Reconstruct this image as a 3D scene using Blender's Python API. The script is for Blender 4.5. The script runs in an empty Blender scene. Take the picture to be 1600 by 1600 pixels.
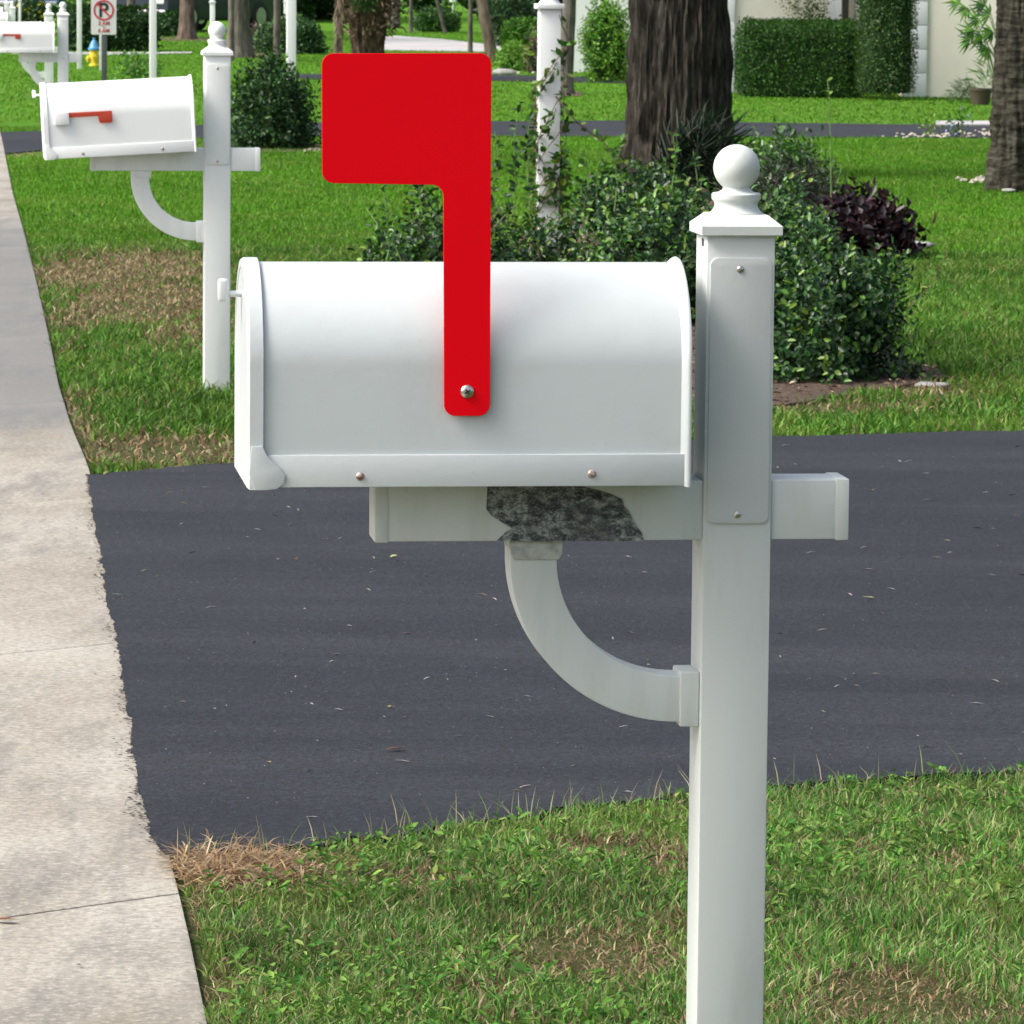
import bpy, bmesh, math, random
import numpy as np
from mathutils import Vector, Matrix, noise as mnoise
random.seed(7)
rng = np.random.default_rng(11)
R = math.radians
sc = bpy.context.scene
COL = sc.collection

# ------------------------------------------------------------------ camera
F = 7500.0                      # focal length in photo pixels (photo 1600 wide)
CAMH = 1.74
CAM = Vector((0, 0, CAMH))
PITCH = math.atan(874 / F)
ROLL = 0.009
M3 = (Matrix.Rotation(math.pi / 2 - PITCH, 3, 'X') @ Matrix.Rotation(ROLL, 3, 'Z'))
cd = bpy.data.cameras.new("camera")
cam = bpy.data.objects.new("camera", cd)
COL.objects.link(cam)
cam.matrix_world = Matrix.Translation(CAM) @ M3.to_4x4()
cd.sensor_width = 36
cd.lens = 36 * F / 1600
cd.clip_end = 2000
cd.dof.use_dof = True
cd.dof.focus_distance = 7.3
cd.dof.aperture_fstop = 52
sc.camera = cam

def ray(px, py):
    return M3 @ Vector(((px - 800) / F, -(py - 800) / F, -1))
def G(px, py, z=0.0):           # measured point of the photo -> ground
    d = ray(px, py); t = (z - CAMH) / d.z
    p = CAM + d * t
    return Vector((p.x, p.y, z))
def P(px, py, Y):               # measured point -> vertical plane at distance Y
    d = ray(px, py); t = Y / d.y
    return CAM + d * t
def DG(py, x=800): return G(x, py).y

# ------------------------------------------------------------------ materials
MATS = {}
def nt(name):
    m = bpy.data.materials.new(name); m.use_nodes = True
    n = m.node_tree; b = n.nodes['Principled BSDF']
    MATS[name] = m
    return m, n, b
def node(n, t, **k):
    x = n.nodes.new(t)
    for a, v in k.items():
        if a.startswith('i_'): x.inputs[a[2:].replace('_', ' ')].default_value = v
        else: setattr(x, a, v)
    return x
def coords(n, scale=(1, 1, 1), kind='Object'):
    tc = n.nodes.new('ShaderNodeTexCoord'); mp = n.nodes.new('ShaderNodeMapping')
    mp.inputs['Scale'].default_value = scale
    n.links.new(tc.outputs[kind], mp.inputs['Vector'])
    return mp.outputs['Vector']
def noise(n, vec, scale, detail=4, rough=.6):
    x = node(n, 'ShaderNodeTexNoise'); x.inputs['Scale'].default_value = scale
    x.inputs['Detail'].default_value = detail; x.inputs['Roughness'].default_value = rough
    n.links.new(vec, x.inputs['Vector']); return x.outputs['Fac']
def ramp(n, fac, stops):
    r = node(n, 'ShaderNodeValToRGB'); e = r.color_ramp.elements
    while len(e) < len(stops): e.new(.5)
    for q, (p, c) in zip(e, stops):
        q.position = p; q.color = tuple(c) + (1,) if len(c) == 3 else c
    n.links.new(fac, r.inputs['Fac']); return r.outputs['Color']
def mixc(n, fac, a, b, mode='MIX'):
    x = node(n, 'ShaderNodeMix', data_type='RGBA', blend_type=mode)
    for s, v in ((0, fac), (6, a), (7, b)):
        if hasattr(v, 'default_value') or isinstance(v, bpy.types.NodeSocket): n.links.new(v, x.inputs[s])
        else: x.inputs[s].default_value = v if s == 0 else tuple(v) + (1,)
    return x.outputs[2]
def bump(n, b, h, strength=.3, dist=.01):
    x = node(n, 'ShaderNodeBump'); x.inputs['Strength'].default_value = strength
    x.inputs['Distance'].default_value = dist
    n.links.new(h, x.inputs['Height']); n.links.new(x.outputs['Normal'], b.inputs['Normal'])

def plain(name, c, rough=.5, metal=0, var=.12, scale=6, bmp=0, spec=.5):
    m, n, b = nt(name)
    v = coords(n); f = noise(n, v, scale, 5)
    lo = [x * (1 - var) for x in c]; hi = [min(1, x * (1 + var)) for x in c]
    n.links.new(ramp(n, f, [(.3, lo), (.7, hi)]), b.inputs['Base Color'])
    b.inputs['Roughness'].default_value = rough; b.inputs['Metallic'].default_value = metal
    b.inputs['Specular IOR Level'].default_value = spec
    if bmp: bump(n, b, noise(n, v, scale * 12, 3), bmp, .002)
    return m

def vinyl(name, c, rough, dirt=(.36, .37, .33), amount=.35, streak=(7, 7, 1.4)):
    m, n, b = nt(name)
    v = coords(n, streak); f = noise(n, v, 1.6, 6, .65)
    v2 = coords(n); g = noise(n, v2, 55, 4, .7); w = noise(n, v2, 2.2, 3)
    base = mixc(n, ramp(n, f, [(.5, (0, 0, 0)), (.85, (amount,) * 3)]), c, dirt)
    base = mixc(n, ramp(n, g, [(.72, (0, 0, 0)), (.8, (.45,) * 3)]), base, (.2, .2, .18))
    n.links.new(base, b.inputs['Base Color'])
    b.inputs['Roughness'].default_value = rough
    mm = node(n, 'ShaderNodeMath', operation='ADD'); n.links.new(g, mm.inputs[0]); 
    m2 = node(n, 'ShaderNodeMath', operation='MULTIPLY'); m2.inputs[1].default_value = 3; n.links.new(w, m2.inputs[0]); n.links.new(m2.outputs[0], mm.inputs[1])
    bump(n, b, mm.outputs[0], .22, .0022)
    return m
vinyl('shaded_white_vinyl', (.575, .61, .595), .45, (.34, .36, .31), .5)  # near mailbox: shade painted in as a darker white; streaks are dirt
vinyl('lit_vinyl', (.84, .86, .84), .42)  # far mailboxes: same vinyl, brighter light put into the base colour
vinyl('lit_metal', (.85, .87, .86), .3, (.6, .62, .62), .4, (1.5, 1.5, 1.5))  # far boxes: same metal paint, brighter light put into the colour
vinyl('shaded_painted_metal', (.53, .57, .58), .28, (.42, .44, .44), .75, (1.5, 1.5, 1.5))  # near box: base darkened to stand for shade; smudges are grime
vinyl('plate', (.53, .555, .555), .5, (.5, .5, .5), .2)  # near cover plate, darkened for shade like the near post
vinyl('lamp_white', (.8, .82, .82), .45)
m, n, b = nt('red_flag')
v = coords(n); g = noise(n, v, 300, 2)
n.links.new(mixc(n, ramp(n, g, [(.79, (0,) * 3), (.81, (.7,) * 3)]), (.75, .0, .007), (.8, .2, .17)), b.inputs['Base Color'])
b.inputs['Roughness'].default_value = .42; b.inputs['Specular IOR Level'].default_value = .12
plain('faded_red', (.48, .05, .02), .5)
plain('steel', (.6, .58, .55), .28, 1, .2, 80)
m, n, b = nt('rusty_screw'); v = coords(n)
n.links.new(ramp(n, noise(n, v, 160, 3), [(.4, (.2, .06, .03)), (.55, (.5, .42, .38))]), b.inputs['Base Color'])
b.inputs['Metallic'].default_value = .6; b.inputs['Roughness'].default_value = .5
plain('slot_dark', (.03, .03, .03), .7)
# weathered exposed wood
m, n, b = nt('mildewed_wood'); v = coords(n, (1, 1, 1.6))
f = noise(n, v, 48, 10, .85); g = noise(n, coords(n), 14, 6, .7)
c1 = ramp(n, f, [(.40, (.015, .018, .018)), (.48, (.09, .10, .105)), (.54, (.30, .32, .31)), (.66, (.55, .57, .55))])
n.links.new(mixc(n, ramp(n, g, [(.48, (0,) * 3), (.62, (.7,) * 3)]), c1, (.06, .065, .067)), b.inputs['Base Color'])
b.inputs['Roughness'].default_value = .9; bump(n, b, f, .6, .003)
plain('mildewed_vinyl', (.42, .44, .41), .7, 0, .35, 40, .3)
# asphalt
m, n, b = nt('asphalt'); v = coords(n)
f = noise(n, v, 1.1, 5); g = noise(n, v, 160, 3, .7); h = noise(n, v, 420, 2)
st = noise(n, coords(n, (.25, 1.6, 1)), 1.3, 5)
base = ramp(n, f, [(.3, (.014, .0175, .026)), (.7, (.023, .027, .038))])
base = mixc(n, ramp(n, st, [(.45, (0,) * 3), (.62, (.7,) * 3)]), base, (.038, .042, .052))
base = mixc(n, ramp(n, g, [(.36, (.8,) * 3), (.44, (0,) * 3)]), base, (.008, .009, .011))
base = mixc(n, ramp(n, h, [(.73, (0,) * 3), (.76, (.6,) * 3)]), base, (.35, .35, .36))
g2 = noise(n, v, 75, 5, .75)
base = mixc(n, ramp(n, g2, [(.40, (.75,) * 3), (.52, (0,) * 3)]), base, (.010, .011, .014))
base = mixc(n, ramp(n, g2, [(.55, (0,) * 3), (.7, (.5,) * 3)]), base, (.085, .09, .10))
n.links.new(base, b.inputs['Base Color']); b.inputs['Roughness'].default_value = .8
b.inputs['Specular IOR Level'].default_value = .3
bump(n, b, g2, .9, .012)
# concrete
m, n, b = nt('concrete'); v = coords(n)
f = noise(n, coords(n, (1.8, .8, 1)), 1.2, 7, .65); g = noise(n, v, 60, 6, .78); st = noise(n, coords(n, (2.4, .55, 1)), 1.5, 6, .7)
base = ramp(n, f, [(.32, (.24, .21, .165)), (.5, (.345, .315, .265)), (.68, (.405, .38, .33))])
base = mixc(n, ramp(n, st, [(.50, (0,) * 3), (.64, (.75,) * 3)]), base, (.17, .162, .15))
base = mixc(n, ramp(n, g, [(.38, (.6,) * 3), (.5, (0,) * 3)]), base, (.15, .14, .125))
base = mixc(n, ramp(n, g, [(.53, (0,) * 3), (.66, (.5,) * 3)]), base, (.60, .57, .51))
# an old damp grey stain further down the strip (between 12 m and 30 m away)
geo = node(n, 'ShaderNodeNewGeometry'); sx = node(n, 'ShaderNodeSeparateXYZ'); n.links.new(geo.outputs['Position'], sx.inputs[0])
wob = node(n, 'ShaderNodeMath', operation='MULTIPLY_ADD'); wob.inputs[1].default_value = 5.0
n.links.new(f, wob.inputs[0]); n.links.new(sx.outputs['Y'], wob.inputs[2])
mr = node(n, 'ShaderNodeMapRange', interpolation_type='SMOOTHSTEP'); mr.inputs['From Min'].default_value = 18.6; mr.inputs['From Max'].default_value = 20.6
n.links.new(wob.outputs[0], mr.inputs['Value'])
mr2 = node(n, 'ShaderNodeMapRange', interpolation_type='SMOOTHSTEP'); mr2.inputs['From Min'].default_value = 31; mr2.inputs['From Max'].default_value = 36
mr2.inputs['To Min'].default_value = 1; mr2.inputs['To Max'].default_value = 0
n.links.new(wob.outputs[0], mr2.inputs['Value'])
mu = node(n, 'ShaderNodeMath', operation='MULTIPLY'); n.links.new(mr.outputs[0], mu.inputs[0]); n.links.new(mr2.outputs[0], mu.inputs[1])
mu3 = node(n, 'ShaderNodeMath', operation='MULTIPLY'); mu3.inputs[1].default_value = .8; n.links.new(mu.outputs[0], mu3.inputs[0])
base = mixc(n, mu3.outputs[0], base, (.145, .147, .147))
n.links.new(base, b.inputs['Base Color']); b.inputs['Roughness'].default_value = .88
bump(n, b, g, .5, .004)
plain('pale_road', (.36, .35, .35), .85, 0, .12, .7)
# soil / lawn
m, n, b = nt('lawn_soil'); v = coords(n)
f = noise(n, v, 3.0, 8, .7); g = noise(n, v, 60, 5, .75); p = noise(n, v, .35, 4)
soil = ramp(n, g, [(.35, (.02, .015, .010)), (.52, (.085, .062, .04)), (.68, (.22, .17, .12))])
green = ramp(n, f, [(.3, (.06, .15, .012)), (.5, (.09, .23, .016)), (.7, (.115, .28, .018))])
green = mixc(n, ramp(n, p, [(.35, (0,) * 3), (.65, (.5,) * 3)]), green, (.11, .25, .02))
green = mixc(n, ramp(n, g, [(.35, (.5,) * 3), (.5, (0,) * 3)]), green, (.03, .08, .012))
geo = node(n, 'ShaderNodeNewGeometry'); sx = node(n, 'ShaderNodeSeparateXYZ'); n.links.new(geo.outputs['Position'], sx.inputs[0])
mr = node(n, 'ShaderNodeMapRange', interpolation_type='SMOOTHSTEP'); mr.inputs['From Min'].default_value = 26; mr.inputs['From Max'].default_value = 34; mr.inputs['To Min'].default_value = .3
n.links.new(sx.outputs['Y'], mr.inputs['Value'])
n.links.new(mixc(n, mr.outputs[0], soil, green), b.inputs['Base Color'])
b.inputs['Roughness'].default_value = .95; b.inputs['Specular IOR Level'].default_value = .1
bump(n, b, g, 1, .03)
m, n, b = nt('mulch'); v = coords(n); g = noise(n, v, 45, 6, .8)
n.links.new(ramp(n, g, [(.35, (.03, .018, .012)), (.52, (.12, .075, .05)), (.7, (.27, .2, .15))]), b.inputs['Base Color'])
b.inputs['Roughness'].default_value = .95; bump(n, b, g, 1, .03)
# foliage: colour of each leaf from attribute
def leafmat(name, rough=.45, trans=.25, spec=.4):
    m, n, b = nt(name)
    a = node(n, 'ShaderNodeAttribute', attribute_name='tint')
    n.links.new(a.outputs['Color'], b.inputs['Base Color'])
    b.inputs['Roughness'].default_value = rough; b.inputs['Specular IOR Level'].default_value = spec
    t = node(n, 'ShaderNodeBsdfTranslucent'); n.links.new(a.outputs['Color'], t.inputs['Color'])
    ms = node(n, 'ShaderNodeMixShader'); ms.inputs[0].default_value = trans
    out = n.nodes['Material Output']
    n.links.new(b.outputs[0], ms.inputs[1]); n.links.new(t.outputs[0], ms.inputs[2]); n.links.new(ms.outputs[0], out.inputs[0])
    return m
leafmat('leaf', .45, .22, .35); leafmat('glossy_leaf', .38, .15, .38); leafmat('grass_blade', .55, .35, .2)
leafmat('matte_tint', .9, 0, .1)
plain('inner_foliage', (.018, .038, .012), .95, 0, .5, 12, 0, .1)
plain('twig', (.16, .11, .075), .8, 0, .3, 30)
plain('green_stem', (.12, .22, .05), .6, 0, .3, 30)
def bark(name, c0, c1, c2, sc3, s, bs=.8, bd=.03):
    m, n, b = nt(name); v = coords(n, sc3); f = noise(n, v, s, 8, .7)
    w = noise(n, coords(n), 1.7, 3)
    base = ramp(n, f, [(.33, c0), (.5, c1), (.7, c2)])
    base = mixc(n, ramp(n, w, [(.5, (0,) * 3), (.7, (.45,) * 3)]), base, [x * .45 for x in c1])
    n.links.new(base, b.inputs['Base Color']); b.inputs['Roughness'].default_value = .93; b.inputs['Specular IOR Level'].default_value = .12
    bump(n, b, f, bs, bd); return m
bark('oak_bark', (.008, .007, .0065), (.034, .029, .025), (.10, .088, .074), (22, 22, 3.2), 1.6)
bark('grey_bark', (.05, .045, .04), (.12, .11, .095), (.2, .185, .165), (6, 6, 2), 1.6, .4, .01)
bark('brown_bark', (.05, .035, .028), (.13, .10, .08), (.21, .17, .14), (6, 6, 2), 1.6, .4, .01)
bark('palm_bark', (.008, .007, .005), (.048, .044, .034), (.12, .115, .092), (4, 4, 17), 1.5, 1, .04)
bark('palm_boot', (.02, .014, .01), (.07, .05, .035), (.2, .15, .11), (8, 8, 5), 1.6, 1, .04)
plain('stucco', (.80, .75, .66), .85, 0, .05, 3, .3)
plain('quoin_white', (.72, .74, .76), .7, 0, .06, 3, .2)
plain('roof_tile', (.3, .25, .22), .8)
plain('dark_trim', (.05, .05, .055), .5)
plain('glass_dark', (.03, .04, .04), .08, 0)
plain('lamp_glass', (.75, .8, .78), .15)
plain('sign_white', (.60, .60, .60), .5, 0, .05)
plain('sign_red', (.45, .03, .05), .5)
plain('sign_black', (.015, .017, .018), .5)
plain('sign_pole', (.09, .10, .105), .45, .4)
plain('hydrant_yellow', (.72, .55, .04), .45)
plain('hydrant_blue', (.07, .25, .50), .45)
plain('car_paint', (.035, .045, .065), .25, .3)
plain('blue_paint', (.06, .13, .22), .3, .2)
plain('rubber', (.02, .02, .02), .8)
plain('chrome', (.6, .6, .62), .25, 1)
plain('stone_white', (.40, .36, .30), .8, 0, .25, 8)
plain('stone_grey', (.28, .28, .27), .85, 0, .25, 8)
plain('pot_brown', (.06, .045, .03), .6)
plain('dead_leaf', (.22, .10, .05), .8, 0, .4, 30)
plain('yellow_leaf', (.65, .48, .05), .6, 0, .2, 30)
plain('pale_leaf', (.42, .45, .18), .6, 0, .2, 30)

# ------------------------------------------------------------------ object helpers
def tag(o, label=None, cat=None, group=None, kind=None):
    if label: o['label'] = label
    if cat: o['category'] = cat
    if group: o['group'] = group
    if kind: o['kind'] = kind
    return o
def empty(name, loc, rz=0, **k):
    o = bpy.data.objects.new(name, None); COL.objects.link(o)
    o.location = loc; o.rotation_euler = (0, 0, rz); o.empty_display_size = .1
    return tag(o, **k)
def link(name, me, mat, parent=None, smooth=None):
    o = bpy.data.objects.new(name, me); COL.objects.link(o)
    if mat: me.materials.append(MATS[mat])
    if smooth is not None:
        me.shade_smooth()
        if smooth < 179: me.set_sharp_from_angle(angle=R(smooth))
    if parent: o.parent = parent
    return o
def fin(name, bm, mat, parent=None, smooth=None):
    bmesh.ops.recalc_face_normals(bm, faces=bm.faces)
    me = bpy.data.meshes.new(name); bm.to_mesh(me); bm.free()
    return link(name, me, mat, parent, smooth)
def box(bm, x0, x1, y0, y1, z0, z1, bev=0, T=None):
    b = bmesh.new(); bmesh.ops.create_cube(b, size=1)
    for v in b.verts:
        v.co = Vector(((x0 + x1) / 2 + v.co.x * (x1 - x0), (y0 + y1) / 2 + v.co.y * (y1 - y0), (z0 + z1) / 2 + v.co.z * (z1 - z0)))
    if bev: bmesh.ops.bevel(b, geom=b.edges[:], offset=bev, segments=2, affect='EDGES', profile=.6)
    if T: bmesh.ops.transform(b, matrix=T, verts=b.verts)
    merge(bm, b)
def merge(bm, b):
    me = bpy.data.meshes.new('t'); b.to_mesh(me); b.free(); bm.from_mesh(me); bpy.data.meshes.remove(me)
def prism(bm, pts, v0, v1, bev=0, axis='y'):
    """polygon pts in (a,z); extruded along y (or pts=(x,y) extruded along z)"""
    b = bmesh.new()
    if axis == 'y': A = [b.verts.new((p[0], v0, p[1])) for p in pts]; B = [b.verts.new((p[0], v1, p[1])) for p in pts]
    elif axis == 'x': A = [b.verts.new((v0, p[0], p[1])) for p in pts]; B = [b.verts.new((v1, p[0], p[1])) for p in pts]
    else: A = [b.verts.new((p[0], p[1], v0)) for p in pts]; B = [b.verts.new((p[0], p[1], v1)) for p in pts]
    fa = b.faces.new(A); fb = b.faces.new(B[::-1]); k = len(pts)
    for i in range(k): b.faces.new((A[i], B[i], B[(i + 1) % k], A[(i + 1) % k]))
    bmesh.ops.recalc_face_normals(b, faces=b.faces)
    if bev:
        es = [e for f in (fa, fb) for e in f.edges]
        bmesh.ops.bevel(b, geom=es, offset=bev, segments=2, affect='EDGES', profile=.6)
    if k > 4: bmesh.ops.triangulate(b, faces=[f for f in b.faces if len(f.verts) > 4])
    merge(bm, b)
def roundpoly(pts, radii, seg=8):
    out = []; k = len(pts)
    for i in range(k):
        p = Vector(pts[i]); r = radii[i] if hasattr(radii, '__len__') else radii
        a = (Vector(pts[i - 1]) - p); c = (Vector(pts[(i + 1) % k]) - p)
        if r <= 0: out.append(p); continue
        an = a.angle(c); d = r / math.tan(an / 2)
        a.normalize(); c.normalize()
        p0 = p + a * d; p1 = p + c * d; cen = p + (a + c).normalized() * (r / math.sin(an / 2))
        w0 = p0 - cen; w1 = p1 - cen
        t0 = math.atan2(w0.y, w0.x); t1 = math.atan2(w1.y, w1.x)
        while t1 - t0 > math.pi: t1 -= 2 * math.pi
        while t1 - t0 < -math.pi: t1 += 2 * math.pi
        for s in range(seg + 1):
            t = t0 + (t1 - t0) * s / seg
            out.append(Vector((cen.x + r * math.cos(t), cen.y + r * math.sin(t))))
    return out
def lathe(bm, prof, seg=32, T=None, z=None):
    b = bmesh.new(); rings = []
    for r, h in prof:
        if r < 1e-6: rings.append([b.verts.new((0, 0, h))])
        else: rings.append([b.verts.new((r * math.cos(2 * math.pi * i / seg), r * math.sin(2 * math.pi * i / seg), h)) for i in range(seg)])
    for A, B in zip(rings, rings[1:]):
        for i in range(seg):
            j = (i + 1) % seg
            q = [A[i % len(A)], A[j % len(A)], B[j % len(B)], B[i % len(B)]]
            u = []
            for x in q:
                if x not in u: u.append(x)
            if len(u) > 2: b.faces.new(u)
    for Rg in (rings[0], rings[-1]):
        if len(Rg) > 2: b.faces.new(Rg)
    if T: bmesh.ops.transform(b, matrix=T, verts=b.verts)
    merge(bm, b)
def tube(bm, pts, rad, seg=6):
    b = bmesh.new(); rings = []; pts = [Vector(p) for p in pts]
    for i, p in enumerate(pts):
        d = (pts[min(i + 1, len(pts) - 1)] - pts[max(i - 1, 0)]).normalized()
        up = Vector((0, 0, 1)) if abs(d.z) < .9 else Vector((1, 0, 0))
        s = d.cross(up).normalized(); t = s.cross(d)
        r = rad[i] if hasattr(rad, '__len__') else rad
        rings.append([b.verts.new(p + (s * math.cos(a) + t * math.sin(a)) * r) for a in [2 * math.pi * k / seg for k in range(seg)]])
    for A, B in zip(rings, rings[1:]):
        for i in range(seg): b.faces.new((A[i], A[(i + 1) % seg], B[(i + 1) % seg], B[i]))
    b.faces.new(rings[0]); b.faces.new(rings[-1])
    merge(bm, b)

# fast leaf / blade meshes ------------------------------------------------------
def nrm(a): return a / np.maximum(np.linalg.norm(a, axis=-1, keepdims=True), 1e-9)
class Leaves:
    def __init__(s): s.v = []; s.f = []; s.c = []; s.n = 0
    def add(s, V, faces, C):
        """V (N,k,3); faces list of index tuples; C (N,3)"""
        N, k, _ = V.shape
        base = (np.arange(N) * k + s.n)[:, None]
        for f in faces: s.f.append(base + np.array(f)[None])
        s.v.append(V.reshape(-1, 3)); s.c.append(np.repeat(C, k, axis=0)); s.n += N * k
    def build(s, name, mat, parent=None):
        V = np.concatenate(s.v).astype(np.float32); C = np.concatenate(s.c)
        if parent: V = V - np.array(parent.location, dtype=np.float32)
        me = bpy.data.meshes.new(name); me.vertices.add(len(V)); me.vertices.foreach_set('co', V.ravel())
        loops = np.concatenate([f.ravel() for f in s.f]); sizes = np.concatenate([np.full(len(f), f.shape[1]) for f in s.f])
        me.loops.add(len(loops)); me.loops.foreach_set('vertex_index', loops.astype(np.int32))
        me.polygons.add(len(sizes)); me.polygons.foreach_set('loop_start', np.concatenate([[0], np.cumsum(sizes)[:-1]]).astype(np.int32))
        me.update(calc_edges=True)
        at = me.color_attributes.new('tint', 'FLOAT_COLOR', 'POINT')
        cc = np.ones((len(V), 4), dtype=np.float32); cc[:, :3] = np.clip(C, 0, 1); at.data.foreach_set('color', cc.ravel())
        return link(name, me, mat, parent)
def leafcards(A, c, a, nn, L, W, col, oval=False):
    a = nrm(a); s = nrm(np.cross(a, nn)); n_ = nrm(np.cross(s, a)); L = np.asarray(L).reshape(-1, 1); W = np.asarray(W).reshape(-1, 1)
    if oval:
        V = np.stack([c, c + a * L * .3 + s * W * .42 + n_ * W * .14, c + a * L * .7 + s * W * .40 + n_ * W * .1, c + a * L - n_ * L * .12,
                      c + a * L * .7 - s * W * .40 + n_ * W * .1, c + a * L * .3 - s * W * .42 + n_ * W * .14], 1)
        A.add(V, [(0, 1, 2, 3), (0, 3, 4, 5)], col)
    else:
        V = np.stack([c, c + a * L * .45 + s * W * .5 + n_ * W * .13, c + a * L - n_ * L * .1, c + a * L * .45 - s * W * .5 + n_ * W * .13], 1)
        A.add(V, [(0, 1, 2), (0, 2, 3)], col)
def pal(N, cols, jit=.18, w=None):
    cols = np.array(cols); k = rng.choice(len(cols), N, p=w)
    return cols[k] * (1 + rng.normal(0, jit, (N, 1))) * (1 + rng.normal(0, .06, (N, 3)))

GREEN_DARK = [(.012, .04, .012), (.017, .052, .016), (.024, .072, .018), (.034, .10, .022)]
GREEN_TIP = [(.09, .21, .025), (.07, .17, .025), (.14, .23, .03)]
GREEN_MID = [(.024, .075, .013), (.035, .105, .017), (.05, .135, .02)]
GREEN_BRIGHT = [(.05, .18, .015), (.075, .22, .018), (.11, .26, .022)]

def lump(d, seed, amp=.18, fr=2.3):
    o = np.empty(len(d))
    for i, q in enumerate(d): o[i] = mnoise.noise(Vector((q[0] * fr + seed, q[1] * fr, q[2] * fr)))
    return 1 + amp * 2 * o
def shape_points(shape, N, seed, amp):
    """points on the unit solid (x,y in -1..1, z 0..1), outward direction"""
    if shape == 'dome':
        d = nrm(rng.normal(size=(N, 3))); d[:, 2] = np.abs(d[:, 2]) * 1.15 - .15; d = nrm(d)
        l = lump(d, seed, amp)
        p = d * l[:, None]; p[:, 2] = np.clip(p[:, 2] * .85 + .15, 0.01, 2)
        return p, d
    if shape == 'ball':
        d = nrm(rng.normal(size=(N, 3))); l = lump(d, seed, amp)
        p = d * l[:, None]; p[:, 2] = p[:, 2] * .5 + .5
        return p, d
    # box / rounded column
    p = rng.uniform(-1, 1, (N, 3)); p[:, 2] = p[:, 2] * .5 + .5
    d = np.zeros((N, 3)); k = rng.choice(5, N, p=[.25, .15, .15, .15, .30] if False else [.22, .13, .18, .17, .30])
    for i, (ax, sg) in enumerate(((1, -1), (1, 1), (0, -1), (0, 1), (2, 1))):
        m_ = k == i; p[m_, ax] = sg if ax < 2 else 1.0; d[m_, ax] = sg
    q = p.copy(); q[:, 2] = q[:, 2] * 2 - 1
    if shape == 'column':
        ang = rng.uniform(0, 2 * math.pi, N); m_ = k < 4
        p[m_, 0] = np.cos(ang[m_]); p[m_, 1] = np.sin(ang[m_]); d[m_] = np.stack([np.cos(ang[m_]), np.sin(ang[m_]), 0 * ang[m_]], 1)
        rr = np.sqrt(rng.uniform(0, 1, N)); m2 = ~m_
        p[m2, 0] = np.cos(ang[m2]) * rr[m2]; p[m2, 1] = np.sin(ang[m2]) * rr[m2]
    # soften edges
    e = np.maximum(np.abs(q) - .82, 0); cnt = (e > 0).sum(1)
    p[:, :2] *= 1 - .05 * (cnt > 1)[:, None]
    l = lump(p, seed, amp * .4, 3); p[:, :2] *= l[:, None]; p[:, 2] *= l
    return p, d

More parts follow.
